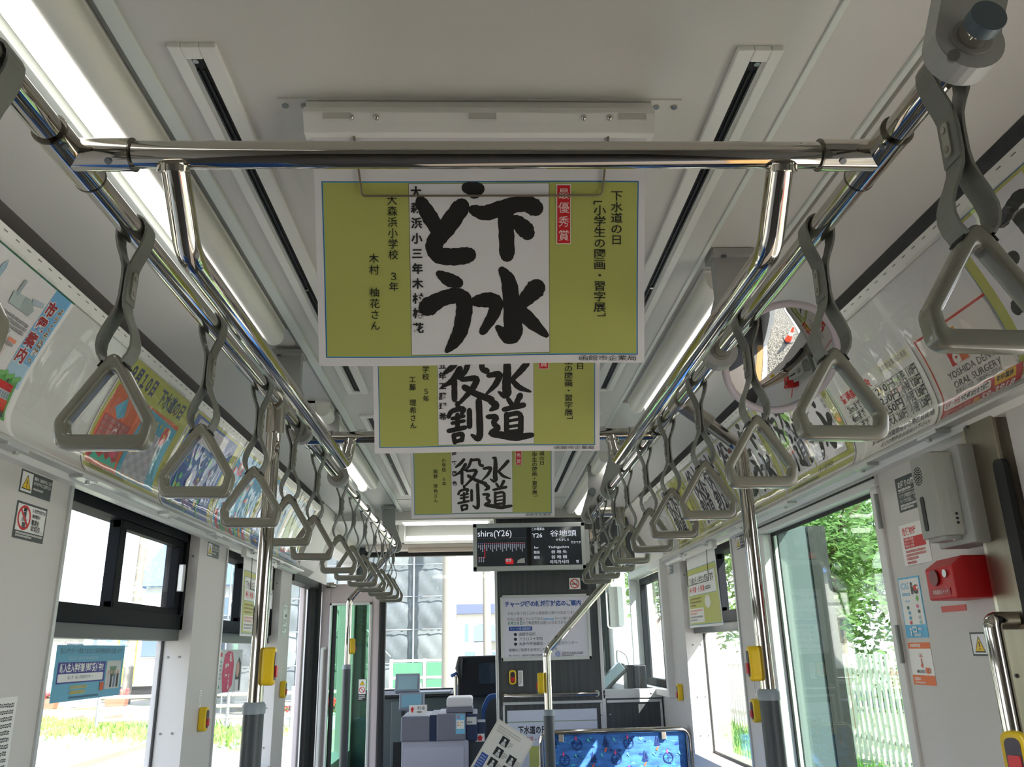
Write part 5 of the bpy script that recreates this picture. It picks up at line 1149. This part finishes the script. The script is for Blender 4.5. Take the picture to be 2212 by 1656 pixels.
# dash and console
root = empty('driver_console', (-.1, 6.6, 0), 'dark driver desk with black instrument box at the windscreen', 'console')
G().box(-.78, .10, 6.36, 7.02, 0, .955).build('desk', DASHC, root, bevel=.01)
G().box(-.80, .95, 6.34, 7.02, .955, .975).build('desk_top', RUBBER, root, bevel=.004)
G().box(-.18, .12, 6.2, 6.6, .955, 1.23).build('instrument_box', mat('instrument_black', (22, 24, 28), .35), root, bevel=.01)
G().box(-.03, .10, 6.19, 6.21, 1.04, 1.18).build('monitor', mat('monitor_glass', (40, 52, 66), .1), root)
G().tube([(-.16, 6.18, 1.21), (-.17, 6.14, 1.15), (-.16, 6.15, 1.08)], [.02, .026, .01], 12).build('handset', RUBBER, root)
G().cyl((-.19, 6.15, .955), (-.19, 6.15, 1.10), .018, 14).build('brake_stem', CHROME, root)
G().tube([(-.22, 6.13, 1.10), (-.19, 6.15, 1.115), (-.15, 6.16, 1.10)], .012, 10).build('brake_handle', mat('handle_blue', (50, 80, 140), .3), root)
G().box(-.50, -.24, 6.34, 6.60, .976, .99).build('logbook', mat('logbook', (120, 126, 130), .5), root)
G().box(-.66, -.48, 6.352, 6.362, .45, .93).build('locker_door', mat('locker_grey', (78, 88, 90), .5), root, bevel=.003)
G().prism(rrect(-.585, .72, -.565, .88, .009, 5), 'y', 6.345, 6.353).build('locker_slot', DARKSLOT, root)
G().box(-.64, -.53, 6.345, 6.354, .48, .66).build('shelf_opening', DARKSLOT, root)
# driver's seat
root = empty('operator_chair', (.22, 5.6, 0), "blue driver's seat half hidden behind the partition", 'seat')
fixnormals(G().prism(rpoly([(-.02, .55), (-.01, .92), (.03, 1.0), (.40, 1.0), (.44, .92), (.45, .55)], .05, 5), 'y', 5.58, 5.66).build('backrest', mat('driver_blue', (44, 80, 140), .7), root, bevel=.02, seg=3))
fixnormals(G().prism(rpoly([(.0, .57), (.012, .90), (.045, .975), (.385, .975), (.42, .90), (.43, .57)], .05, 5), 'y', 5.568, 5.585).build('back_shell', mat('seat_shell', (60, 64, 68), .6), root))
G().box(.0, .43, 5.62, 6.05, .45, .56).build('cushion', mat('driver_blue', (44, 80, 140), .7), root, bevel=.02)
G().cyl((.22, 5.8, 0), (.22, 5.8, .45), .06, 16).build('pedestal', RUBBER, root)
# ticket controls seen through the acrylic
root = empty('card_reader', (.86, 5.35, .95), 'black tilted card reader behind the clear screen', 'card reader')
G().obox((.80, 5.32, 1.09), Vector((.75, 0, .66)), (0, 1, 0), Vector((-.66, 0, .75)), .10, .05, .025).build('body', RUBBER, root, bevel=.008)
G().obox((.785, 5.30, 1.105), Vector((.75, 0, .66)), (0, 1, 0), Vector((-.66, 0, .75)), .085, .04, .026).build('face', mat('reader_face', (90, 100, 106), .25), root, bevel=.004)
G().box(.88, 1.0, 5.30, 5.45, .95, 1.16).build('side_box', mat('instrument_black', (22, 24, 28), .35), root, bevel=.006)
G().tube(fillet([(.84, 5.4, 1.08), (.84, 5.4, 1.26), (.90, 5.4, 1.22), (.92, 5.4, 1.14)], .03, 6), .006, 10).build('hook', ALU, root)
G().box(.72, .78, 5.5, 5.53, 1.10, 1.30).build('tall_panel', RUBBER, root, bevel=.006)
G().box(.70, 1.02, 5.25, 5.6, .90, .955).build('shelf', mat('shelf_grey', (90, 96, 98), .5), root)
root = empty('cab_mirror', (.975, 6.2, 1.40), 'rectangular white framed rear view mirror in the cab', 'mirror')
G().prism(rrect(.910, 1.395, 1.045, 1.705, .03, 6), 'y', 6.19, 6.215).build('frame', fr, root, bevel=.006)
G().prism(rrect(.922, 1.408, 1.033, 1.692, .022, 6), 'y', 6.184, 6.19).build('mirror_glass', mat('mirror_silver', (236, 238, 238), .015, 1.0), root)
G().tube([(.98, 6.21, 1.70), (.98, 6.3, 1.95), (.98, 6.5, 2.1)], .008, 10).build('arm', fr, root)
# cab lamps and blind box
root = empty('cab_lamp', (-.22, 5.3, 2.05), 'bright white lamp tray across the cab ceiling', 'lamp')
G().box(-.58, .06, 5.22, 5.40, 2.055, 2.11).build('tray', CEILW, root, bevel=.004)
G().box(-.50, .04, 5.235, 5.385, 2.049, 2.056).build('diffuser', TUBE, root)
root = empty('cab_lamp', (-.22, 5.55, 1.98), 'bright fluorescent tube across the cab behind the screen', 'lamp')
G().tube([(-.50, 5.55, 1.985), (.06, 5.55, 1.985)], .017, 16).build('tube', TUBE, root)
G().box(-.53, .08, 5.53, 5.58, 1.955, 1.967).build('guard', CEILW, root)
for x in (-.53, .07): G().box(x - .02, x + .02, 5.52, 5.585, 1.955, 2.11).build('end_socket', CEILW, root, bevel=.004)
G().box(-.62, .10, 5.62, 5.70, 2.0, 2.11).build('lamp_beam', GREYP, root)
root = empty('blind_box', (-.1, 6.9, 2.03), 'long pale roller blind box above the windscreen', 'blind')
G().box(-.95, .95, 6.86, 7.0, 2.065, 2.11).build('casing', mat('blind_case', (206, 196, 186), .5), root, bevel=.005)
G().cyl((-.6, 6.86, 2.06), (.9, 6.86, 2.06), .018, 14).build('roller', mat('blind_roll', (196, 180, 166), .5), root)
# folding front door, opened
root = bpy.data.objects.new('door_1', None); COL.objects.link(root); root.location = (-.85, 5.46, .03); root['kind'] = 'structure'
DP = mat('door_paint', (196, 184, 184), .4)
for bx in ((-1.02, -.965, 5.44, 5.475, .05, 1.69), (-.70, -.652, 5.44, 5.475, .05, 1.69), (-.965, -.70, 5.44, 5.475, 1.565, 1.69), (-.965, -.70, 5.44, 5.475, .05, .18)): G().box(*bx).build('leaf_frame', DP, root, bevel=.003)
for bx in ((-.968, -.952, 5.428, 5.442, .17, 1.575), (-.716, -.70, 5.428, 5.442, .17, 1.575), (-.968, -.70, 5.428, 5.442, 1.558, 1.575)): G().box(*bx).build('glazing_bead', ALU, root, bevel=.003)
G().box(-.955, -.712, 5.455, 5.46, .18, 1.56).build('pane', GREENG, root)
G().box(-.952, -.925, 5.45, 5.465, .18, 1.56).build('inner_gasket', RUBBER, root)
G().box(-.652, -.612, 5.42, 5.48, .05, 1.60).build('rubber_edge', RUBBER, root, bevel=.01)
G().tube(fillet([(-.985, 5.43, 1.30), (-.995, 5.39, 1.30), (-.995, 5.39, .4), (-.985, 5.43, .4)], .012, 5), .010, 12).build('pull_handle', CEILW, root)
G().box(-.99, -.94, 5.41, 5.44, 1.665, 1.70).cyl((-.96, 5.42, 1.68), (-.93, 5.42, 1.68), .012, 10).build('hinge', CHROME, root)
for bx in ((-1.085, -1.045, 5.30, 5.36, .03, 1.70), (-1.06, -1.02, 5.38, 5.43, .03, 1.70)): G().box(*bx).build('rubber_seal', RUBBER, root, bevel=.01)
G().box(-1.12, -1.09, 5.24, 5.30, .03, 1.66).build('outer_leaf_edge', DP, root, bevel=.006)
G().box(-1.10, -1.03, 4.66, 5.60, 1.655, 1.70).build('door_header', RUBBER, root)
s = rsheet(.05, .13, on_front(-.775, 1.115, 5.455), (44, 46, 48), 0); s.rect(.003, .003, .047, .088, WHT); warn_tri(s, .025, .008, .030); s.ring(.025, .064, .018, .004, (206, 50, 46)); s.poly([(.011, .052), (.014, .049), (.040, .076), (.037, .079)], (206, 50, 46)); lines(s, .005, .045, .094, 3, .010, .007, WHT); s.build('leaf_sticker', parent=root)
# outside rear-view mirror at the front left
root = empty('wing_mirror', (-1.08, 7.35, 1.6), 'oval outside mirror seen through the top left of the windscreen', 'mirror')
G().prism(rrect(-1.22, 1.68, -.93, 2.03, .07, 7), 'y', 7.35, 7.40).build('shell', RUBBER, root, bevel=.008)
G().prism(rrect(-1.205, 1.695, -.945, 2.015, .06, 7), 'y', 7.345, 7.35).build('mirror_glass', mat('mirror_silver', (236, 238, 238), .015, 1.0), root)
G().tube([(-1.0, 7.38, 1.68), (-1.0, 7.3, 1.5), (-1.02, 7.12, 1.4)], .012, 10).build('arm', RUBBER, root)

# ================================================================== OUTSIDE
GZ = -.35
gm_, t, b = principled('gravel_ground'); MATS['gravel_ground'] = gm_
co = t.nodes.new('ShaderNodeTexCoord'); n1 = t.nodes.new('ShaderNodeTexNoise'); n1.inputs['Scale'].default_value = .35; n1.inputs['Detail'].default_value = 5
n2 = t.nodes.new('ShaderNodeTexVoronoi'); n2.inputs['Scale'].default_value = 22
r1 = t.nodes.new('ShaderNodeValToRGB'); r1.color_ramp.elements[0].position = .58; r1.color_ramp.elements[1].position = .66
r1.color_ramp.elements[0].color = (*lin((172, 166, 152)), 1); r1.color_ramp.elements[1].color = (*lin((140, 168, 92)), 1)
mx = t.nodes.new('ShaderNodeMix'); mx.data_type = 'RGBA'; mx.blend_type = 'MULTIPLY'; mx.inputs[0].default_value = .55
t.links.new(co.outputs['Object'], n1.inputs['Vector']); t.links.new(co.outputs['Object'], n2.inputs['Vector']); t.links.new(n1.outputs['Fac'], r1.inputs[0])
t.links.new(r1.outputs[0], mx.inputs[6]); t.links.new(n2.outputs['Distance'], mx.inputs[7]); t.links.new(n2.outputs['Color'], mx.inputs[7])
t.links.new(mx.outputs[2], b.inputs['Base Color']); b.inputs['Roughness'].default_value = .9
struct(G().box(-120, 120, -60, 160, GZ - .2, GZ), 'ground', gm_)
gb, t, b = principled('gravel_bed'); co = t.nodes.new('ShaderNodeTexCoord'); vo = t.nodes.new('ShaderNodeTexVoronoi'); vo.inputs['Scale'].default_value = 26
rmp = t.nodes.new('ShaderNodeValToRGB'); rmp.color_ramp.elements[0].color = (*lin((58, 56, 50)), 1); rmp.color_ramp.elements[1].color = (*lin((138, 132, 118)), 1)
sp = t.nodes.new('ShaderNodeSeparateColor'); t.links.new(co.outputs['Object'], vo.inputs['Vector']); t.links.new(vo.outputs['Color'], sp.inputs[0]); t.links.new(sp.outputs[0], rmp.inputs[0]); t.links.new(rmp.outputs[0], b.inputs['Base Color']); b.inputs['Roughness'].default_value = .9
bp = t.nodes.new('ShaderNodeBump'); bp.inputs['Distance'].default_value = .03; t.links.new(vo.outputs['Distance'], bp.inputs['Height']); t.links.new(bp.outputs[0], b.inputs['Normal'])
struct(G().box(1.0, 2.9, -4, 4.6, GZ - .1, GZ + .012), 'gravel_path', gb)
struct(G().box(2.9, 2.98, -4, 4.6, GZ - .1, GZ + .05), 'kerb_line', mat('kerb_white', (206, 204, 196), .8))
RAILM = mat('rail_steel', (150, 140, 128), .5, .3); 
for i, (x0, y0, x1, y1) in enumerate(((-4.2, -20, -6.0, 20), (-8.0, -10, -11.0, 26), (-12.0, -10, -16.0, 26))):
    root = empty('tram_track', (x0, y0 + 20, GZ), ('steel tram track nearest the left windows', 'middle steel tram track across the yard', 'far steel tram track across the yard')[i], 'track', 'tram tracks in the yard')
    for d in (-.54, .54): G().prism([(x0 + d - .03, y0), (x0 + d + .03, y0), (x1 + d + .03, y1), (x1 + d - .03, y1)], 'z', GZ, GZ + .09).build('rail', RAILM, root)
def leafmat(name, col):
    m = mat(name, col, .55, var=.3, vscale=3); t = m.node_tree; b = t.nodes['Principled BSDF']; o = t.nodes['Material Output']
    tl = t.nodes.new('ShaderNodeBsdfTranslucent'); mx = t.nodes.new('ShaderNodeMixShader'); mx.inputs[0].default_value = .4
    tl.inputs[0].default_value = (*lin((min(255, col[0] + 40), min(255, col[1] + 30), col[2])), 1)
    t.links.new(b.outputs[0], mx.inputs[1]); t.links.new(tl.outputs[0], mx.inputs[2]); t.links.new(mx.outputs[0], o.inputs[0]); return m
LEAF = leafmat('leaf_green', (108, 140, 80)); LEAFD = leafmat('leaf_dark', (78, 112, 62)); BARK = mat('bark', (96, 80, 64), .9)
def leaves(c, rad, n, sz, rng, sc=(1, 1, 1)):
    g = G()
    cl = [(rng.gauss(0, .38), rng.gauss(0, .38), rng.gauss(0, .38)) for _ in range(26)]
    for i in range(n):
        k = cl[rng.randrange(26)]; p = [c[j] + rad * sc[j] * (k[j] + rng.gauss(0, .16)) for j in range(3)]
        a = Vector((rng.gauss(0, 1), rng.gauss(0, 1), rng.gauss(0, .6))).normalized(); q = a.orthogonal().normalized(); l = sz * rng.uniform(.6, 1.3)
        P = Vector(p); g.add([P - a * l, P + q * l * .45, P + a * l, P - q * l * .45], [(0, 1, 2, 3)])
    return g
def tree(x, y, h, rad, seed, label, m=LEAF, n=2600, sz=.11, sc=(1, 1, 1.2)):
    rng = random.Random(seed); root = empty('tree', (x, y, GZ), label, 'tree', 'trees beside the yard')
    G().tube([(x, y, GZ), (x + .1, y, GZ + h * .4), (x - .05, y + .1, GZ + h * .8)], [.16, .11, .04], 8).build('trunk', BARK, root)
    for k in range(5): a = k * 1.26 + seed; G().tube([(x, y, GZ + h * (.3 + .08 * k)), (x + rad * .6 * math.cos(a), y + rad * .6 * math.sin(a), GZ + h * (.5 + .08 * k))], [.06, .02], 6).build('branch', BARK, root)
    o = leaves((x, y, GZ + h * .62), rad, n, sz, rng, sc).build('foliage', m, root); o['kind'] = 'stuff'
tree(7.2, 17.2, 5.6, 1.7, 1, 'bright green bushy tree beyond the large right window', n=5200, sz=.10)
tree(10.2, 20.0, 6.4, 2.1, 2, 'second green tree just behind the bright bushy one on the right', n=4200, sz=.12)
tree(6.9, 10.8, 4.6, 1.2, 3, 'dark green tree close to the right window edge', LEAFD, n=900, sz=.10, sc=(1, 1, 1.5))
tree(6.0, 24.0, 6.4, 2.0, 4, 'leafy tree seen through the cab side window', n=3600)
tree(6.2, 31.0, 7.4, 2.3, 6, 'green tree in front of the cab beyond the clear screen', n=3200, sz=.14)
tree(-17.6, 27.0, 4.2, 1.0, 5, 'small pine tree beside the left yard houses', LEAFD, n=1500, sz=.14)
# grass verge on the right
rng = random.Random(21); g = G()
for i in range(9000):
    x, y = rng.uniform(2.4, 4.9), rng.uniform(5, 18); h_ = rng.uniform(.12, .34); a = rng.uniform(0, PI); dx, dy = .014 * math.cos(a), .014 * math.sin(a); lx, ly = rng.gauss(0, .08), rng.gauss(0, .08)
    g.add([(x - dx, y - dy, GZ), (x + dx, y + dy, GZ), (x + lx, y + ly, GZ + h_)], [(0, 1, 2)])
g.build('grass_verge', mat('grass_blade', (132, 178, 80), .7, var=.25, vscale=2), None, 'tall green grass along the right side of the tram', 'grass', None, 'stuff')
rng = random.Random(33); g = G()
for i in range(5200):
    t_ = rng.random(); k = rng.choice((0, 0, 1)); x, y = -13.5 + 9.0 * t_ + rng.gauss(0, .25), (24.5, 16.0)[k] - 6.0 * t_ + rng.gauss(0, .9 if k == 0 else .5); h_ = rng.uniform(.06, .2); a = rng.uniform(0, PI); dx, dy = .03 * math.cos(a), .03 * math.sin(a)
    g.add([(x - dx, y - dy, GZ), (x + dx, y + dy, GZ), (x + rng.gauss(0, .05), y + rng.gauss(0, .05), GZ + h_)], [(0, 1, 2)])
g.build('yard_grass', mat('grass_blade', (132, 178, 80), .7, var=.25, vscale=2), None, 'patches of grass between the tracks of the left yard', 'grass', None, 'stuff')
# slat fence on the right
root = empty('slat_fence', (5.2, 11, GZ), 'fence of upright white slats behind the right window', 'fence')
sl = G().box(-.02, .02, -.035, .035, 0, 1.35); me = None; FW = mat('fence_white', (228, 220, 204), .6)
for i in range(80):
    y = 7.0 + i * .152; x = 5.3 - (y - 7) * .03
    if me is None: o = G().box(x - .012, x + .012, y - .035, y + .035, GZ + .1, GZ + 1.45).build('slat', FW, root); me = o.data; base = (x, y)
    else: o = bpy.data.objects.new('slat', me); COL.objects.link(o); o.parent = root; o.location = (x - base[0], y - base[1], 0)
for z in (.35, 1.2): G().prism([(5.315, 7.0), (5.345, 7.0), (4.985, 19.2), (4.955, 19.2)], 'z', GZ + z, GZ + z + .06).build('fence_rail', FW, root)
# buildings
HW = mat('house_wall', (226, 224, 214), .8, var=.03); RB = mat('roof_blue', (96, 132, 190), .6); RT = mat('roof_teal', (104, 132, 134), .6); WG = mat('far_window', (96, 116, 130), .15)
def house(x0, x1, y0, y1, h, rh, label, roof=RB, wall=HW, wins=(), ridge='x'):
    root = empty('house', ((x0 + x1) / 2, (y0 + y1) / 2, GZ), label, 'house', 'houses around the yard')
    G().box(x0, x1, y0, y1, GZ, GZ + h).build('walls', wall, root)
    e = .5; z0 = GZ + h; 
    if ridge == 'x': fixnormals(G().prism([(y0 - e, z0), (y1 + e, z0), ((y0 + y1) / 2, z0 + rh)], 'x', x0 - e, x1 + e).build('roof', roof, root))
    else: fixnormals(G().prism([(x0 - e, z0), (x1 + e, z0), ((x0 + x1) / 2, z0 + rh)], 'y', y0 - e, y1 + e).build('roof', roof, root))
    for (side, a, bb, za, zb) in wins:
        if side == 's': w_ = G().box(a, bb, y0 - .06, y0 + .02, GZ + za, GZ + zb); p_ = G().box(a + .08, bb - .08, y0 - .075, y0 - .05, GZ + za + .08, GZ + zb - .08)
        else: w_ = G().box(x1 - .02, x1 + .06, a, bb, GZ + za, GZ + zb); p_ = G().box(x1 + .05, x1 + .075, a + .08, bb - .08, GZ + za + .08, GZ + zb - .08)
        f_ = w_.build('window', mat('window_white', (236, 236, 232), .5), root); p_.build('pane', WG, f_)
    return root
h1 = house(-16.8, -9.4, 43, 51, 5.0, 3.2, 'white house with blue roof and balcony seen through the open door', RB, wins=[('s', -11.4, -9.9, 3.1, 4.5), ('s', -14.0, -12.5, 3.1, 4.5), ('s', -11.6, -10.4, .9, 2.2), ('e', 45, 47, 2.6, 4.0)])
bal = G().box(-14.4, -9.5, 42.0, 42.06, GZ + 3.4, GZ + 3.5).box(-14.4, -9.5, 42.0, 42.06, GZ + 2.6, GZ + 2.7).box(-14.4, -9.5, 42.0, 43.0, GZ + 2.5, GZ + 2.6)
for i in range(26): bal.box(-14.4 + i * .19, -14.33 + i * .19, 42.0, 42.05, GZ + 2.6, GZ + 3.45)
bal.build('balcony_rail', HW, h1)
house(-34, -19, 30, 52, 2.7, 1.2, 'long low white building with teal roof beyond the left windows', RT, wins=[('e', 32, 34.5, 1.0, 2.4), ('e', 36, 38.5, 1.0, 2.4), ('e', 40, 42.5, 1.0, 2.4), ('e', 44, 46.5, 1.0, 2.4), ('s', -24, -21, 1.0, 2.4)], ridge='y')
house(-30, -22, 14, 24, 3.0, 1.2, 'white house with grey teal roof at the near left window edge', RT, wins=[('e', 15.5, 18, 1.0, 2.4), ('e', 20, 22.5, 1.0, 2.4)], ridge='y')
house(-1.5, 2.0, 52, 60, 3.7, .8, 'white house with dark roof left of the partition', mat('roof_dark', (54, 60, 78), .6), HW, [('s', -1.1, -.7, 2.0, 3.2), ('s', -.3, .2, 2.0, 3.2), ('s', .8, 1.3, 2.0, 3.2), ('s', -1.1, -.3, .7, 1.6)])
house(.1, 3.4, 40, 46, 2.0, .8, 'low white shed in front of the dark roofed house', mat('roof_slate', (84, 92, 112), .6), wins=[('s', .4, .8, .9, 1.6), ('s', 1.1, 1.5, .9, 1.6)])
house(14, 24, 14, 26, 3.0, 2.0, 'pale house with blue roof behind the right trees', RT, wins=[('s', 15, 17, 1, 2.4)])
# scaffolded building
root = empty('scaffolded_building', (-4.6, 27, GZ), 'building wrapped in translucent grey sheeting on scaffold seen through the windscreen', 'building')
SH = mat('scaffold_sheet', (78, 86, 89), .45, var=.2, vscale=.9); PIPE = mat('scaffold_pipe', (128, 136, 140), .5, .2)
G().box(-7.6, -1.1, 27.3, 36, GZ, GZ + 7.6).build('core', mat('core_beige', (150, 148, 136), .8, var=.12, vscale=.5), root)
rng = random.Random(8); SX0, CW, RH = -7.75, 1.13, .98; SH2 = mat('scaffold_sheet_pale', (98, 106, 106), .45, var=.2, vscale=.9)
for i in range(6):
    for j in range(8):
        x0, z0 = SX0 + i * CW, GZ + .3 + j * RH; g = G(); vs = []; ph = rng.uniform(0, 6); tw = rng.uniform(.5, 1.4)
        for a in range(11):
            for c in range(11):
                u, v = c / 10, a / 10; bul = math.sin(PI * u) * math.sin(PI * v)
                vs.append((x0 + u * (CW - .015), 26.6 - .05 * bul * tw - .03 * math.sin(11 * u + 7 * v + ph) * bul - .018 * tw * math.sin(17 * u - 13 * v + ph) - .011 * math.sin(27 * (u + .6 * v) + ph), z0 + v * (RH - .015) - .05 * (1 - v) * math.sin(PI * u)))
        g.add(vs, [(a * 11 + c, a * 11 + c + 1, (a + 1) * 11 + c + 1, (a + 1) * 11 + c) for a in range(10) for c in range(10)], 0, True); g.build('sheet', (SH, SH2)[(i * 5 + j * 3) % 4 == 0], root)
for i in range(0, 7): x = SX0 + i * CW; G().cyl((x, 26.40, GZ), (x, 26.40, GZ + 8.6), .026, 8).build('scaffold_post', PIPE, root)
for j in range(9): z = GZ + .3 + j * RH; G().cyl((SX0, 26.44, z), (SX0 + 6 * CW, 26.44, z), .018, 8).build('scaffold_ledger', PIPE, root)
for i, j in ((3, 1), (3, 5), (1, 3), (0, 6), (4, 7)): x, z = SX0 + i * CW, GZ + .3 + j * RH; G().cyl((x, 26.36, z + 1.9), (x + CW * 1.4, 26.36, z + .2), .022, 8).build('scaffold_brace', PIPE, root)
def upole(x, y, h, r, label):
    root = empty('utility_pole', (x, y, GZ), label, 'utility pole', 'utility poles')
    G().tube([(x, y, GZ), (x, y, GZ + h)], [r, r * .7], 14).build('shaft', mat('pole_concrete', (126, 122, 112), .8), root)
    for z in (h * .82, h * .9): G().box(x - .7, x + .7, y - .05, y + .05, GZ + z, GZ + z + .08).build('crossarm', mat('arm_grey', (150, 152, 150), .6), root)
    for dx in (-.6, -.2, .25, .6): G().cyl((x + dx, y, GZ + h * .9 + .08), (x + dx, y, GZ + h * .9 + .22), .04, 8).build('insulator', HW, root)
    G().cyl((x + .2, y - .15, GZ + h * .70), (x + .2, y - .15, GZ + h * .78), .16, 12).build('transformer', mat('arm_grey', (150, 152, 150), .6), root)
upole(-.70, 18.5, 9.0, .17, 'thick concrete utility pole in the middle of the windscreen'); upole(.15, 24, 10, .12, 'thinner utility pole right of the thick one'); upole(-13.2, 33.0, 9.5, .18, 'concrete utility pole beyond the first left window')
for k, (a, bz) in enumerate(((GZ + 8.2, -.2), (GZ + 7.5, -.6))):
    P = [(-13.2 - 8.0 * q / 12, 33 - 31 * q / 12, a + .9 - 1.0 * (1 - (2 * q / 12 - 1) ** 2)) for q in range(13)]
    G().tube(P, .016, 6).build('overhead_wire', RUBBER, None, ('upper', 'lower')[k] + ' overhead wire strung over the left yard', 'wire', 'overhead wires')
# white railing with green panels, ahead
root = empty('panel_fence', (-1.0, 25, GZ), 'white railed fence with green panels ahead of the tram', 'fence'); PG = mat('panel_green', (58, 108, 82), .7)
for i in range(5):
    x = -2.6 + i * .95
    for z in (.5, .95): G().box(x + .06, x + .89, 24.98, 25.02, GZ + z, GZ + z + .36).build('panel', PG, root)
for i in range(6): x = -2.6 + i * .95; G().box(x - .04, x + .04, 24.95, 25.05, GZ, GZ + 1.42).build('post', FW, root)
for z in (.42, .88, 1.34): G().box(-2.6, 2.2, 24.96, 25.04, GZ + z, GZ + z + .06).build('rail', FW, root)
root = empty('guard_rail', (-3, 21, GZ), 'low pale guard rail across the road ahead', 'guard rail')
for z in (.25, .5, .75): G().cyl((-9, 21, GZ + z), (3, 21, GZ + z), .04, 8).build('beam', FW, root)
for i in range(9): G().cyl((-9 + i * 1.5, 21, GZ), (-9 + i * 1.5, 21, GZ + .9), .045, 8).build('post', mat('post_grey', (120, 124, 126), .6), root)
# planters with red flowers
FLR = mat('flower_red', (222, 66, 70), .6, var=.2, vscale=20); POT = mat('planter_terracotta', (150, 104, 84), .8); POTG = mat('planter_grey', (176, 180, 182), .7)
def planter(x, y, w, label, m, seed):
    root = empty('flower_planter', (x, y, GZ), label, 'planter', 'flower planters'); h = .34
    fixnormals(G().prism([(x - w * .42, GZ), (x + w * .42, GZ), (x + w * .5, GZ + h), (x - w * .5, GZ + h)], 'y', y - .16, y + .16).build('trough', m, root, bevel=.02))
    rng = random.Random(seed); o = leaves((x, y, GZ + h + .12), w * .55, 420, .05, rng, (1, .5, .5)).build('flowers', FLR, root); o['kind'] = 'stuff'
    o = leaves((x, y, GZ + h + .03), w * .5, 260, .06, rng, (1, .5, .35)).build('foliage', LEAFD, root); o['kind'] = 'stuff'
for i, (x, y, w) in enumerate(((-12.9, 31.5, .75), (-13.9, 31.5, .75), (-15.2, 31.2, .8), (-17.4, 31.0, .8))): planter(x, y, w, 'planter of red flowers beyond the first left window, %s from the right' % ORD[i], POT if i != 1 else POTG, i)
for i, x in enumerate((-4.9, -3.6, -1.9, -.3)): planter(x, 20.2, .9, 'planter of red flowers along the guard rail ahead, %s from the left' % ORD[i], POTG, 10 + i)
# parked white and yellow tram
root = empty('parked_tram', (-13.4, 36, GZ), 'parked white tram with yellow door beyond the left windows', 'tram'); TW = mat('tram_white', (232, 232, 226), .4)
G().box(-16.6, -10.2, 36.5, 38.8, GZ + .5, GZ + 3.1).build('body', TW, root, bevel=.08)
G().box(-16.4, -10.4, 36.7, 38.6, GZ + 3.1, GZ + 3.25).build('roof', mat('arm_grey', (150, 152, 150), .6), root)
G().box(-16.3, -10.5, 36.7, 38.6, GZ + .1, GZ + .5).build('underframe', RUBBER, root)
for x in (-16.2, -14.2, -12.6, -11.4): f_ = G().box(x, x + .95, 36.44, 36.52, GZ + 1.6, GZ + 2.6).build('window', mat('arm_grey', (150, 152, 150), .6), root); G().box(x + .06, x + .89, 36.42, 36.45, GZ + 1.66, GZ + 2.54).build('pane', WG, f_)
d_ = G().box(-15.15, -14.35, 36.42, 36.52, GZ + .6, GZ + 2.9).build('door', mat('tram_yellow', (236, 214, 40), .5), root); G().box(-15.05, -14.45, 36.40, 36.43, GZ + 1.6, GZ + 2.7).build('pane', WG, d_)
root = empty('traffic_cone', (2.2, -.35, GZ), 'orange and white traffic cone outside the right door', 'cone')
G().tube([(2.2, -.35, GZ + .04), (2.2, -.35, GZ + .30), (2.2, -.35, GZ + .5), (2.2, -.35, GZ + .7)], [.16, .105, .065, .03], 20).build('cone_body', mat('cone_orange', (232, 80, 50), .5), root)
G().tube([(2.2, -.35, GZ + .32), (2.2, -.35, GZ + .48)], [.104, .072], 20).build('white_band', HW, root)
G().box(2.0, 2.4, -.55, -.15, GZ, GZ + .04).build('base', RUBBER, root, bevel=.01)
